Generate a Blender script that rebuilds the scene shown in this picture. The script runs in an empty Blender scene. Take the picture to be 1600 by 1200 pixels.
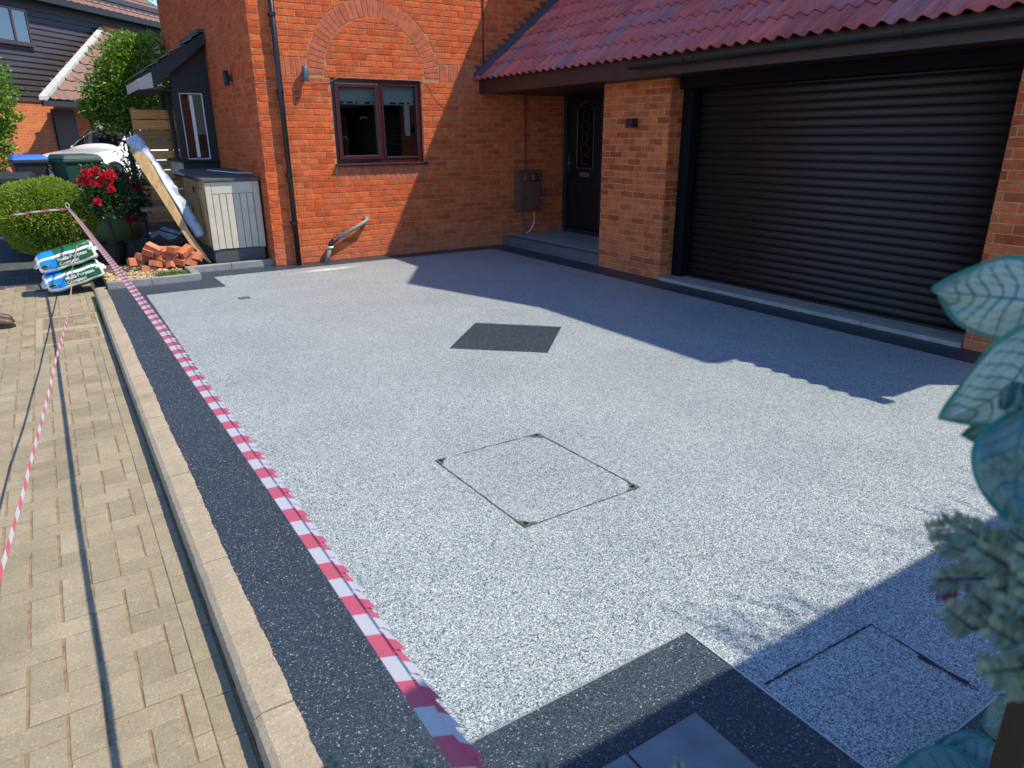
import bpy, bmesh, math, random
from mathutils import Vector, Matrix
from math import sin, cos, pi, radians, sqrt, atan2, floor
random.seed(11)
S = bpy.context.scene
COL = S.collection

# ---------------------------------------------------------------- camera
FPX, YAW, PIT, ROL = 1089.0, 0.567695, -0.340955, -0.006462
CAM = Vector((0, 0, 1.6))
_f = Vector((sin(YAW)*cos(PIT), cos(YAW)*cos(PIT), sin(PIT)))
_r = Vector((cos(YAW), -sin(YAW), 0)); _u = _r.cross(_f)
CR = _r*cos(ROL) + _u*sin(ROL); CU = -_r*sin(ROL) + _u*cos(ROL); CF = _f
cd = bpy.data.cameras.new('camera'); cam = bpy.data.objects.new('camera', cd); COL.objects.link(cam)
cd.sensor_width = 36; cd.lens = 36*FPX/1600; cd.clip_start = 0.05; cd.clip_end = 500
cam.matrix_world = Matrix(((CR.x, CU.x, -CF.x, CAM.x), (CR.y, CU.y, -CF.y, CAM.y), (CR.z, CU.z, -CF.z, CAM.z), (0, 0, 0, 1)))
cd.dof.use_dof = True; cd.dof.focus_distance = 6.5; cd.dof.aperture_fstop = 7.5
S.camera = cam

# ---------------------------------------------------------------- light
SUN = Vector((1.3, -1.0, 2.47)).normalized()
w = bpy.data.worlds.new('World'); S.world = w; w.use_nodes = True
nt = w.node_tree; nt.nodes.clear()
sky = nt.nodes.new('ShaderNodeTexSky'); sky.sky_type = 'NISHITA'; sky.sun_disc = False
sky.sun_elevation = math.asin(SUN.z); sky.sun_rotation = atan2(SUN.x, SUN.y)
sky.air_density = 1.0; sky.dust_density = 0.0; sky.ozone_density = 9.0
bg = nt.nodes.new('ShaderNodeBackground'); bg.inputs[1].default_value = 0.15
wo = nt.nodes.new('ShaderNodeOutputWorld')
nt.links.new(sky.outputs[0], bg.inputs[0]); nt.links.new(bg.outputs[0], wo.inputs[0])
sd = bpy.data.lights.new('sun', 'SUN'); sd.energy = 3.35; sd.angle = radians(0.55); sd.color = (1.0, 0.92, 0.76)
so = bpy.data.objects.new('sun', sd); COL.objects.link(so); so.location = (6, -5, 14)
so.rotation_euler = SUN.to_track_quat('Z', 'Y').to_euler()
S.view_settings.view_transform = 'Standard'; S.view_settings.look = 'None'
S.view_settings.exposure = 0.88; S.view_settings.gamma = 1.0; S.view_settings.use_curve_mapping = False
S.render.engine = 'CYCLES'

# ---------------------------------------------------------------- pixel rays (to read places off the photograph)
def ray(x, y):
    return (CR*(x-800) - CU*(y-600) + CF*FPX).normalized()
def pl(x, y, ax, c):
    d = ray(x, y); return CAM + d*((c-CAM[ax])/d[ax])
def plane(x, y, P, n):
    d = ray(x, y); return CAM + d*((Vector(P)-CAM).dot(n)/d.dot(n))
def proj(P):
    d = Vector(P)-CAM; k = d.dot(CF)
    if k < .05: return None
    return 800+FPX*d.dot(CR)/k, 600-FPX*d.dot(CU)/k, k

# ---------------------------------------------------------------- materials
class NT:
    def __init__(s, name):
        m = bpy.data.materials.new(name); m.use_nodes = True; s.m = m; s.t = m.node_tree
        s.b = s.t.nodes['Principled BSDF']; s.out = s.t.nodes['Material Output']
        s.pos = s.n('ShaderNodeNewGeometry')
    def n(s, ty, **k):
        o = s.t.nodes.new(ty)
        for a, b in k.items(): setattr(o, a, b)
        return o
    def l(s, a, b): s.t.links.new(a, b)
    def math(s, op, a, b=None, clamp=False):
        o = s.n('ShaderNodeMath', operation=op); o.use_clamp = clamp
        for i, v in enumerate((a, b)):
            if v is None: continue
            if isinstance(v, (int, float)): o.inputs[i].default_value = v
            else: s.l(v, o.inputs[i])
        return o.outputs[0]
    def noise(s, scale, detail=4, rough=.6, vec=None, stretch=None):
        o = s.n('ShaderNodeTexNoise'); o.inputs['Scale'].default_value = scale
        o.inputs['Detail'].default_value = detail; o.inputs['Roughness'].default_value = rough
        v = vec or s.pos.outputs['Position']
        if stretch:
            mp = s.n('ShaderNodeMapping'); mp.inputs['Scale'].default_value = stretch; s.l(v, mp.inputs[0]); v = mp.outputs[0]
        s.l(v, o.inputs['Vector']); return o.outputs['Fac']
    def ramp(s, fac, stops, interp='LINEAR'):
        o = s.n('ShaderNodeValToRGB'); e = o.color_ramp; e.interpolation = interp
        while len(e.elements) < len(stops): e.elements.new(0.5)
        for k, (p, c) in enumerate(stops):
            e.elements[k].position = p; e.elements[k].color = (c[0], c[1], c[2], 1)
        s.l(fac, o.inputs[0]); return o.outputs[0]
    def mix(s, fac, a, b, mode='MIX'):
        o = s.n('ShaderNodeMix', data_type='RGBA', blend_type=mode)
        for i, v in ((0, fac), (6, a), (7, b)):
            if isinstance(v, (int, float)): o.inputs[i].default_value = v
            elif isinstance(v, tuple): o.inputs[i].default_value = (v[0], v[1], v[2], 1)
            else: s.l(v, o.inputs[i])
        return o.outputs[2]
    def rnd(s):
        oi = s.n('ShaderNodeObjectInfo')
        a = s.math('ADD', s.pos.outputs['Random Per Island'], oi.outputs['Random'])
        return s.math('FRACT', a)
    def color(s, c):
        if isinstance(c, tuple): s.b.inputs['Base Color'].default_value = (c[0], c[1], c[2], 1)
        else: s.l(c, s.b.inputs['Base Color'])
    def bump(s, h, strength=.3, dist=.01):
        o = s.n('ShaderNodeBump'); o.inputs['Strength'].default_value = strength; o.inputs['Distance'].default_value = dist
        s.l(h, o.inputs['Height']); s.l(o.outputs[0], s.b.inputs['Normal'])
    def rough(s, r): s.b.inputs['Roughness'].default_value = r

def mat(name, c, rough=.6, var=.12, scale=8, bump=.1, bscale=60, bdist=.003, metal=0, rvar=.0, spec=None, stretch=None):
    s = NT(name); n1 = s.noise(scale, stretch=stretch)
    lo = tuple(v*(1-var) for v in c); hi = tuple(min(1, v*(1+var)) for v in c)
    col = s.ramp(n1, [(.3, lo), (.7, hi)])
    if rvar:
        r = s.rnd(); v = s.math('ADD', s.math('MULTIPLY', r, 2*rvar), 1-rvar)
        hs = s.n('ShaderNodeHueSaturation'); s.l(v, hs.inputs['Value']); s.l(col, hs.inputs['Color']); col = hs.outputs[0]
    s.color(col); s.rough(rough); s.b.inputs['Metallic'].default_value = metal
    if spec is not None: s.b.inputs['Specular IOR Level'].default_value = spec
    if bump: s.bump(s.noise(bscale, 3, stretch=stretch), bump, bdist)
    return s.m

def brick_mat(name, stops, rough=.85):
    s = NT(name); r = s.rnd(); c = s.ramp(r, stops)
    n = s.noise(9, 5, .65); c = s.mix(.55, c, s.ramp(n, [(.3, (.45, .45, .45)), (.7, (1.35, 1.3, 1.25))]), 'MULTIPLY')
    n2 = s.noise(90, 3, .7, stretch=(1, 1, 2.2)); c = s.mix(.45, c, s.ramp(n2, [(.32, (.4, .4, .42)), (.62, (1.25, 1.25, 1.25))]), 'MULTIPLY')
    # efflorescence and dust in patches
    n3 = s.noise(2.1, 5, .7); f = s.math('MULTIPLY', s.math('SUBTRACT', n3, .62, True), 1.0, True)
    c = s.mix(f, c, (.55, .40, .32))
    sep = s.n('ShaderNodeSeparateXYZ'); s.l(s.pos.outputs['Position'], sep.inputs[0])
    low = s.math('MULTIPLY', s.math('SUBTRACT', .45, sep.outputs[2], True), .5, True)
    c = s.mix(s.math('MULTIPLY', low, s.noise(6, 4)), c, (.42, .36, .32))
    s.color(c); s.rough(rough); s.b.inputs['Specular IOR Level'].default_value = .25
    s.bump(s.noise(110, 4, .75, stretch=(1, 1, 2.5)), .7, .006); return s.m

M = {}
M['brick'] = brick_mat('red_brick', [(0, (.50, .085, .024)), (.3, (.63, .115, .032)), (.6, (.66, .128, .036)), (.85, (.70, .152, .046)), (1, (.55, .10, .034))])
M['brick_pink'] = brick_mat('pink_brick', [(0, (.52, .125, .062)), (.5, (.58, .15, .075)), (1, (.54, .13, .062))])
M['brick_pillar'] = brick_mat('pillar_brick', [(0, (.42, .075, .026)), (.4, (.62, .135, .044)), (.8, (.70, .18, .06)), (1, (.48, .095, .034))])
M['brick_loose'] = brick_mat('loose_brick', [(0, (.55, .17, .075)), (1, (.66, .24, .12))])
M['mortar'] = mat('mortar', (.36, .225, .11), .95, .25, 14, .5, 180, .004)
M['mortar_pillar'] = mat('pillar_mortar', (.46, .28, .12), .95, .25, 14, .5, 180, .004)

def gravel_mat(name, stops, scale=150, rough=.5, bump=.8):
    s = NT(name); v = s.n('ShaderNodeTexVoronoi'); v.inputs['Scale'].default_value = scale
    s.l(s.pos.outputs['Position'], v.inputs['Vector'])
    sp = s.n('ShaderNodeSeparateColor'); s.l(v.outputs['Color'], sp.inputs[0])
    c = s.ramp(sp.outputs[0], stops)
    edge = s.ramp(v.outputs['Distance'], [(.35, (1, 1, 1)), (.75, (.45, .47, .5))])
    c = s.mix(.6, c, edge, 'MULTIPLY')
    big = s.ramp(s.noise(1.3, 5, .6), [(.35, (.90, .91, .92)), (.65, (1.05, 1.05, 1.04))]); c = s.mix(1, c, big, 'MULTIPLY')
    s.color(c)
    s.l(s.math('ADD', s.math('MULTIPLY', sp.outputs[1], .3), rough-.15), s.b.inputs['Roughness'])
    s.bump(v.outputs['Distance'], bump, -.004); return s.m
M['gravel'] = gravel_mat('pale_resin_gravel', [(0, (.022, .04, .06)), (.14, (.10, .13, .15)), (.36, (.27, .305, .315)), (.68, (.385, .42, .425)), (.9, (.56, .58, .57)), (1, (.84, .84, .80))], 265, .5, .35)
M['black_gravel'] = gravel_mat('black_resin_gravel', [(0, (.010, .020, .030)), (.5, (.025, .042, .060)), (.86, (.048, .072, .094)), (.96, (.11, .125, .14)), (.985, (.26, .25, .24)), (1, (.5, .47, .43))], 260, .42, .5)
M['paver'] = None
def paver_mat(name, a, b, sp=1.0):
    s = NT(name); r = s.rnd(); c = s.ramp(r, [(0, a), (1, b)])
    c = s.mix(.6, c, s.ramp(s.noise(5, 6, .7), [(.3, (.72, .70, .66)), (.7, (1.2, 1.18, 1.12))]), 'MULTIPLY')
    v = s.n('ShaderNodeTexVoronoi'); v.inputs['Scale'].default_value = 230; s.l(s.pos.outputs['Position'], v.inputs['Vector'])
    spc = s.n('ShaderNodeSeparateColor'); s.l(v.outputs['Color'], spc.inputs[0])
    c = s.mix(.7*sp, c, s.ramp(spc.outputs[0], [(0, (.55, .55, .55)), (.12, (.9, .9, .9)), (.9, (1.06, 1.06, 1.06)), (1, (1.7, 1.65, 1.55))]), 'MULTIPLY')
    st = s.math('MULTIPLY', s.math('SUBTRACT', s.noise(1.6, 5, .65), .57, True), 5, True)
    c = s.mix(s.math('MULTIPLY', st, .62), c, (.12, .09, .055))
    s.color(c); s.rough(.85); s.bump(s.noise(150, 4, .8), .6, .004); return s.m
M['paver'] = paver_mat('tan_block', (.245, .205, .135), (.315, .262, .178))
M['kerb'] = paver_mat('buff_kerb', (.33, .275, .195), (.37, .305, .22))
M['dark_paver'] = paver_mat('dark_block', (.055, .057, .062), (.075, .078, .085), .6)
M['sand'] = mat('joint_sand', (.24, .17, .095), .95, .35, 20, .4, 200)
M['tarmac'] = mat('tarmac', (.06, .06, .063), .9, .2, 6, .5, 160)
M['step'] = mat('dark_step', (.10, .105, .115), .85, .18, 7, .4, 140)
M['edging'] = mat('grey_concrete_edging', (.24, .24, .235), .85, .18, 7, .4, 140, .003, rvar=.06)
M['concrete'] = mat('concrete', (.30, .29, .27), .85, .2, 5, .4, 120)
M['soil'] = mat('soil', (.10, .07, .045), .95, .4, 9, .8, 70, .02)
M['rubble'] = mat('rubble', (.40, .29, .16), .9, .3, 12, .6, 90, .004, rvar=.35)
M['grass'] = mat('grass', (.10, .17, .03), .8, .35, 14, .0, rvar=.35)
M['black'] = mat('black_plastic', (.012, .012, .014), .35, .15, 10, .05, 90)
M['blackmat'] = mat('black_paint', (.016, .016, .018), .55, .2, 10, .1, 90)
M['recess'] = mat('matt_black', (.007, .007, .008), .85, .1, 10, .05, 60, spec=.1)
M['lead'] = mat('lead', (.055, .065, .085), .55, .25, 14, .2, 60)
M['mahog'] = mat('mahogany_frame', (.055, .010, .012), .28, .3, 30, .1, 120, .001, stretch=(1, 1, .1))
M['fascia'] = mat('brown_fascia', (.040, .013, .010), .5, .3, 8, .1, 60)
M['slat'] = mat('dark_brown_slat', (.024, .013, .011), .5, .12, 3, .12, 40, .0015)
M['door'] = mat('black_door', (.010, .009, .010), .35, .1, 10, .05, 50)
M['white'] = mat('white_plastic', (.78, .78, .76), .4, .04, 5, .03, 60)
M['grey_lamp'] = mat('grey_metal', (.10, .13, .16), .4, .1, 10, .05, 60, metal=.4)
M['pipe'] = mat('grey_pipe', (.24, .225, .20), .5, .15, 12, .1, 60)
M['meter'] = mat('brown_meter_box', (.13, .062, .048), .5, .15, 8, .1, 60)
M['steel'] = mat('steel', (.45, .46, .47), .3, .1, 10, .05, 60, metal=1)
M['socket'] = mat('gritty_metal', (.075, .085, .075), .8, .5, 60, .6, 150)
M['iron'] = mat('iron', (.10, .085, .065), .7, .3, 30, .3, 120)
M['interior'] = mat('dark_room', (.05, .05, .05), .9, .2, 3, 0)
M['blind'] = mat('blind_fabric', (.75, .76, .72), .8, .05, 10, .05, 80)
M['trim'] = mat('aluminium_trim', (.42, .43, .43), .6, .1, 10, .05, 60)
M['beige'] = mat('beige_resin', (.56, .50, .40), .6, .08, 6, .15, 140, .002)
M['bounce_tan'] = mat('bounce_lit_resin', (.42, .26, .10), .6, .1, 6, .15, 140, .002)  # warm bounce glow on the beige box's side, put into the colour
M['dkgrey'] = mat('dark_grey_resin', (.075, .075, .08), .6, .1, 8, .15, 140, .002)
M['board'] = mat('tan_board', (.44, .28, .12), .8, .3, 14, .3, 90, .003, stretch=(1, 1, .3))
M['cedar'] = mat('cedar', (.66, .27, .085), .7, .22, 10, .2, 60, .002, rvar=.45, stretch=(.4, 6, 6))
M['clad'] = mat('dark_cladding', (.045, .036, .040), .6, .2, 4, .15, 60, stretch=(.5, .5, 6), rvar=.12)
M['leadgrey'] = mat('verge_mortar', (.42, .40, .36), .9, .2, 8, .3, 60)
def tile_mat(name, st):
    s = NT(name); r = s.rnd(); c = s.ramp(r, st)
    n = s.noise(9, 5, .75, stretch=(.25, 2.8, .25)); c = s.mix(.75, c, s.ramp(n, [(.3, (.40, .45, .58)), (.5, (.95, .95, 1.0)), (.7, (1.4, 1.3, 1.3))]), 'MULTIPLY')
    c = s.mix(.35, c, s.ramp(s.noise(120, 3), [(.35, (.5, .5, .5)), (.65, (1.3, 1.3, 1.3))]), 'MULTIPLY')
    s.color(c); s.rough(.72); s.bump(s.noise(140, 3, .7), .4, .003); return s.m
M['tile'] = tile_mat('red_concrete_tile', [(0, (.42, .09, .085)), (.35, (.58, .125, .11)), (.7, (.50, .11, .105)), (.78, (.50, .13, .13)), (.9, (.40, .14, .15)), (1, (.30, .13, .145))])
M['tile_brown'] = tile_mat('brown_tile', [(0, (.20, .10, .07)), (.6, (.26, .13, .09)), (1, (.18, .10, .075))])
M['tile_old'] = tile_mat('old_grey_tile', [(0, (.14, .12, .10)), (1, (.20, .165, .13))])

def far_brick(name):
    s = NT(name); tc = s.n('ShaderNodeTexCoord'); br = s.n('ShaderNodeTexBrick')
    mp = s.n('ShaderNodeMapping'); s.l(tc.outputs['Object'], mp.inputs[0])
    s.l(mp.outputs[0], br.inputs['Vector'])
    br.inputs['Scale'].default_value = 1; br.inputs['Brick Width'].default_value = .225; br.inputs['Row Height'].default_value = .075
    br.inputs['Mortar Size'].default_value = .006; br.inputs['Color1'].default_value = (.60, .15, .045, 1); br.inputs['Color2'].default_value = (.48, .11, .04, 1)
    br.inputs['Mortar'].default_value = (.50, .30, .15, 1)
    c = s.mix(.5, br.outputs['Color'], s.ramp(s.noise(3, 5), [(.3, (.7, .7, .7)), (.7, (1.2, 1.2, 1.2))]), 'MULTIPLY')
    s.color(c); s.rough(.9); s.bump(br.outputs['Fac'], .6, -.006); return s.m
M['far_brick'] = far_brick('distant_brick')

def glass(name, tint=(.75, .8, .8), base=.10):
    s = NT(name); t = s.t; tr = s.n('ShaderNodeBsdfTransparent'); tr.inputs[0].default_value = (*tint, 1)
    gl = s.n('ShaderNodeBsdfGlossy'); gl.inputs['Roughness'].default_value = .02
    fr = s.n('ShaderNodeFresnel'); fr.inputs[0].default_value = 1.5
    mx = s.n('ShaderNodeMixShader'); s.l(s.math('ADD', s.math('MULTIPLY', fr.outputs[0], 1.3), base, True), mx.inputs[0])
    s.l(tr.outputs[0], mx.inputs[1]); s.l(gl.outputs[0], mx.inputs[2]); s.l(mx.outputs[0], s.out.inputs[0]); return s.m
M['glass'] = glass('window_glass', base=.02); M['glass_far'] = glass('far_glass', (.6, .63, .66), .16); M['glass_car'] = glass('car_glass', (.08, .09, .10), .0)

def leafm(name, a, b, trans=.35, rough=.45):
    s = NT(name); c = s.ramp(s.rnd(), [(0, a), (1, b)])
    c = s.mix(.4, c, s.ramp(s.noise(6, 3), [(.3, (.6, .6, .6)), (.7, (1.3, 1.3, 1.3))]), 'MULTIPLY')
    s.color(c); s.rough(rough); tl = s.n('ShaderNodeBsdfTranslucent'); s.l(s.mix(1, c, (1.3, 1.3, .7), 'MULTIPLY'), tl.inputs[0])
    mx = s.n('ShaderNodeMixShader'); mx.inputs[0].default_value = trans
    s.l(s.b.outputs[0], mx.inputs[1]); s.l(tl.outputs[0], mx.inputs[2]); s.l(mx.outputs[0], s.out.inputs[0]); return s.m
M['leaf_yew'] = leafm('yew_leaf', (.13, .20, .018), (.34, .42, .04), .35, .75)
M['leaf_tree'] = leafm('tree_leaf', (.07, .15, .015), (.22, .36, .035))
M['leaf_rose'] = leafm('rose_leaf', (.025, .06, .015), (.06, .12, .03), .2, .35)
M['petal'] = leafm('red_petal', (.55, .012, .03), (.72, .03, .06), .3)
M['petal_dark'] = leafm('dark_red_petal', (.22, .006, .02), (.34, .012, .04), .2)
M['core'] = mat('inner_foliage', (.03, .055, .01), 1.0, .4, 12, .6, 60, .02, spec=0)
M['twig'] = mat('twig', (.05, .035, .022), .9, .3, 20, .3, 60)
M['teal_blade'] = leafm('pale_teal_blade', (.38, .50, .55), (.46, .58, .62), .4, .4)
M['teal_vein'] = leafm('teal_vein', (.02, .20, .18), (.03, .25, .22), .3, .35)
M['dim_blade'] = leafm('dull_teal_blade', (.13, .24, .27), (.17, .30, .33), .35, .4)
M['green_frond'] = leafm('grey_green_frond', (.11, .18, .16), (.27, .34, .26), .3)
M['red_frond'] = leafm('rust_frond', (.16, .05, .05), (.22, .08, .07), .25)
M['yel_leaf'] = leafm('yellow_vein', (.35, .38, .08), (.45, .45, .12), .3)
M['post'] = mat('brown_post', (.07, .035, .018), .6, .3, 20, .3, 90, stretch=(1, 1, .1))
M['slab'] = mat('dark_slate_slab', (.15, .165, .185), .7, .25, 5, .3, 70, .003)
def tape(name, c, tr):
    s = NT(name); s.color(c); s.rough(.3); tl = s.n('ShaderNodeBsdfTranslucent'); tl.inputs[0].default_value = (*c, 1)
    mx = s.n('ShaderNodeMixShader'); mx.inputs[0].default_value = tr; s.l(s.b.outputs[0], mx.inputs[1]); s.l(tl.outputs[0], mx.inputs[2]); s.l(mx.outputs[0], s.out.inputs[0]); return s.m
M['tape_red'] = tape('tape_red', (.68, .13, .19), .35); M['tape_white'] = tape('tape_white', (.62, .60, .64), .3)
M['bag_green'] = mat('bag_green', (.012, .12, .045), .35, .15, 6, .3, 25, .006)
M['bag_blue'] = mat('bag_blue', (.01, .26, .72), .35, .1, 6, .3, 25, .006)
M['bag_white'] = mat('bag_white', (.75, .76, .76), .35, .08, 6, .3, 25, .006)
M['ink_white'] = mat('printed_white', (.80, .82, .80), .4, .02, 5, 0)
M['ink_yellow'] = mat('printed_yellow', (.70, .62, .12), .4, .02, 5, 0)
M['ink_green'] = mat('printed_dark_green', (.01, .10, .03), .4, .02, 5, 0)
M['film'] = mat('plastic_film', (.36, .42, .50), .25, .2, 5, .6, 16, .02)
M['car_white'] = mat('white_car_paint', (.78, .78, .76), .15, .02, 3, 0); M['car_white'].node_tree.nodes['Principled BSDF'].inputs['Coat Weight'].default_value = .6
M['tyre'] = mat('tyre', (.015, .015, .016), .8, .2, 10, .3, 60)
M['chrome'] = mat('chrome', (.7, .7, .72), .12, .05, 5, 0, metal=1)
M['bin_green'] = mat('green_bin', (.015, .055, .035), .5, .1, 6, .1, 90)
M['bin_blue'] = mat('blue_lid', (.02, .13, .62), .45, .1, 6, .1, 90)
M['boot'] = mat('brown_leather', (.085, .055, .03), .5, .3, 12, .3, 50)
M['denim'] = mat('dark_trousers', (.035, .04, .055), .9, .15, 12, .4, 200)
M['hivis'] = mat('grey_sweatshirt', (.16, .17, .18), .9, .15, 12, .4, 200)
M['skin'] = mat('skin', (.50, .30, .21), .55, .08, 8, .1, 90)
M['hair'] = mat('brown_hair', (.05, .03, .018), .6, .3, 40, .4, 120)
M['sack_green'] = mat('olive_tub', (.13, .15, .05), .6, .15, 5, .2, 40)
M['blue_sheet'] = mat('pale_blue_sheet', (.22, .32, .46), .4, .15, 5, .4, 18, .01)
M['wood_old'] = mat('weathered_wood', (.26, .20, .13), .85, .25, 10, .3, 60)

# ---------------------------------------------------------------- object helpers
def tag(o, label=None, cat=None, group=None, kind=None):
    if label: o['label'] = label
    if cat: o['category'] = cat
    if group: o['group'] = group
    if kind: o['kind'] = kind
    return o
def empty(name, loc, label, cat, group=None, rz=0):
    o = bpy.data.objects.new(name, None); COL.objects.link(o); o.location = loc; o.rotation_euler = (0, 0, rz)
    o.empty_display_size = .1; return tag(o, label, cat, group)
WM = {}
def link(name, me, parent=None, mw=None):
    o = bpy.data.objects.new(name, me); COL.objects.link(o)
    if parent is not None:
        o.parent = parent
    return o
def pworld(p):
    m = Matrix.Identity(4)
    while p is not None:
        m = Matrix.LocRotScale(p.location, p.rotation_euler, p.scale) @ m; p = p.parent
    return m
class MB:
    def __init__(s): s.v = []; s.f = []; s.mi = []
    def add(s, vs, fs, mi=0):
        k = len(s.v); s.v += [tuple(v) for v in vs]; s.f += [tuple(i+k for i in f) for f in fs]; s.mi += [mi]*len(fs); return s
    def box(s, a, b, mi=0, ch=0):
        x0, y0, z0 = a; x1, y1, z1 = b
        x0, x1 = min(x0, x1), max(x0, x1); y0, y1 = min(y0, y1), max(y0, y1); z0, z1 = min(z0, z1), max(z0, z1)
        vs = [(x0, y0, z0), (x1, y0, z0), (x1, y1, z0), (x0, y1, z0), (x0, y0, z1), (x1, y0, z1), (x1, y1, z1), (x0, y1, z1)]
        return s.add(vs, [(0, 3, 2, 1), (4, 5, 6, 7), (0, 1, 5, 4), (1, 2, 6, 5), (2, 3, 7, 6), (3, 0, 4, 7)], mi)
    def prism(s, pts, off, mi=0):
        n = len(pts); off = Vector(off); a = [Vector(p) for p in pts]; b = [p+off for p in a]
        return s.add(a+b, [tuple(range(n))[::-1], tuple(range(n, 2*n))] + [(i, (i+1) % n, n+(i+1) % n, n+i) for i in range(n)], mi)
    def quad(s, a, b, c, d, mi=0): return s.add([a, b, c, d], [(0, 1, 2, 3)], mi)
    def obox(s, c, X, Y, Z, mi=0):   # centre + half vectors
        c = Vector(c); X = Vector(X); Y = Vector(Y); Z = Vector(Z)
        vs = [c+X*i+Y*j+Z*k for k in (-1, 1) for (i, j) in ((-1, -1), (1, -1), (1, 1), (-1, 1))]
        return s.add(vs, [(0, 3, 2, 1), (4, 5, 6, 7), (0, 1, 5, 4), (1, 2, 6, 5), (2, 3, 7, 6), (3, 0, 4, 7)], mi)
    def tube(s, pts, r, n=8, mi=0, cap=True):
        pts = [Vector(p) for p in pts]; rs = r if isinstance(r, (list, tuple)) else [r]*len(pts)
        rings = []; up = Vector((.13, .21, .97)).normalized()
        for i, p in enumerate(pts):
            t = (pts[min(i+1, len(pts)-1)] - pts[max(i-1, 0)]).normalized()
            a = t.cross(up)
            if a.length < .05: a = t.cross(Vector((1, 0, 0)))
            a.normalize(); b = t.cross(a)
            rings.append([p+(a*cos(2*pi*k/n)+b*sin(2*pi*k/n))*rs[i] for k in range(n)])
        vs = [v for R in rings for v in R]
        fs = [(i*n+k, i*n+(k+1) % n, (i+1)*n+(k+1) % n, (i+1)*n+k) for i in range(len(pts)-1) for k in range(n)]
        if cap: fs += [tuple(range(n))[::-1], tuple((len(pts)-1)*n+k for k in range(n))]
        return s.add(vs, fs, mi)
    def lathe(s, c, prof, n=16, axis=2, mi=0):
        c = Vector(c); vs = []
        for r, h in prof:
            for k in range(n):
                a = 2*pi*k/n; p = [r*cos(a), r*sin(a), h]
                if axis == 0: p = [h, r*cos(a), r*sin(a)]
                if axis == 1: p = [r*cos(a), h, r*sin(a)]
                vs.append(c+Vector(p))
        fs = [(i*n+k, i*n+(k+1) % n, (i+1)*n+(k+1) % n, (i+1)*n+k) for i in range(len(prof)-1) for k in range(n)]
        return s.add(vs, fs, mi)
    def mesh(s, name, mats, smooth=False):
        me = bpy.data.meshes.new(name); me.from_pydata(s.v, [], s.f)
        for m in (mats if isinstance(mats, (list, tuple)) else [mats]): me.materials.append(M[m] if isinstance(m, str) else m)
        if any(s.mi): me.polygons.foreach_set('material_index', s.mi)
        if smooth: me.shade_smooth()
        bm = bmesh.new(); bm.from_mesh(me); bmesh.ops.recalc_face_normals(bm, faces=bm.faces); bm.to_mesh(me); bm.free()
        me.update(); return me
    def build(s, name, mats, parent=None, smooth=False, world=True, label=None, cat=None, group=None, kind=None, bevel=0):
        """coordinates are world coordinates; converted into the parent's space, or re-origined at the base"""
        if world and s.v:
            if parent is not None: iv = pworld(parent).inverted(); s.v = [tuple(iv @ Vector(v)) for v in s.v]
        loc = None
        if parent is None and world and s.v:
            xs = [v[0] for v in s.v]; ys = [v[1] for v in s.v]; zs = [v[2] for v in s.v]
            loc = Vector(((min(xs)+max(xs))/2, (min(ys)+max(ys))/2, min(zs)))
            s.v = [(v[0]-loc.x, v[1]-loc.y, v[2]-loc.z) for v in s.v]
        o = link(name, s.mesh(name, mats, smooth), parent)
        if loc: o.location = loc
        if bevel:
            b = o.modifiers.new('bevel', 'BEVEL'); b.width = bevel; b.segments = 2; b.limit_method = 'ANGLE'
        return tag(o, label, cat, group, kind)
def subd(o, n=2):
    m = o.modifiers.new('sub', 'SUBSURF'); m.levels = n; m.render_levels = n; return o

# ================================================================ SETTING: ground
SL = .2  # joint scale unused
RZ = -.10
def ground_z(y):
    t = min(1, max(0, (y-11.2)/2.0)); return RZ - .02 + .42*t*t*(3-2*t)
def ground():
    mb = MB(); ys = [-60, -3, 11.2, 11.5, 11.8, 12.1, 12.4, 12.7, 13, 13.3, 14, 40, 220]; xs = [-200, .30, 2.6, 200]
    for j in range(len(ys)-1):
        for i in range(len(xs)-1):
            a, b, c, d = xs[i], xs[i+1], ys[j], ys[j+1]
            lo = lambda y: min(ground_z(y), ground_z(y))
            mb.quad((a, c, lo(c)-.03), (b, c, lo(c)-.03), (b, d, lo(d)-.03), (a, d, lo(d)-.03))
    mb.build('ground', 'tarmac', kind='structure')
ground()

# driveway: base sheets of resin-bound gravel
def sheet(name, pts, z, th, m, **k):
    mb = MB(); mb.prism([(x, y, z-th) for x, y in pts], (0, 0, th)); return mb.build(name, m, **k)
GR = [(.672, 1.339), (1.557, 1.339), (1.557, .62), (2.75, .62), (2.75, .62), (5.9, .62), (5.9, 1.9), (5.50, 2.0), (5.50, 9.13), (1.50, 9.13), (1.50, 8.44), (.664, 8.44)]
GR = [p for i, p in enumerate(GR) if p not in GR[:i]]
def black_border():
    mb = MB(); z = -.002
    for a, b, c, d in [(.325, 1.339, .672, 9.02), (.672, 8.44, 1.34, 9.06), (1.34, 8.44, 1.50, 9.58), (1.50, 9.13, 5.87, 9.46), (1.50, 9.46, 2.34, 9.58),
                       (5.50, 2.0, 5.87, 9.13), (.325, .4, 1.557, 1.339), (1.557, .30, 5.9, .62)]:
        mb.box((a, b, -.10), (c, d, z))
    return mb.build('driveway_border', 'black_gravel', kind='structure')
black_border()
gz = 0.0
def gsheet2():
    mb = MB()
    for x0, y0, x1, y1 in [(.672, 1.339, 5.50, 8.44), (1.50, 8.44, 5.50, 9.13), (1.557, .62, 5.50, 1.339), (5.50, .62, 7.5, 1.36), (5.50, 1.36, 5.86, 2.0)]:
        mb.box((x0, y0, -.10), (x1, y1, gz))
    mb.build('driveway', 'gravel', kind='structure')
gsheet2()
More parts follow.
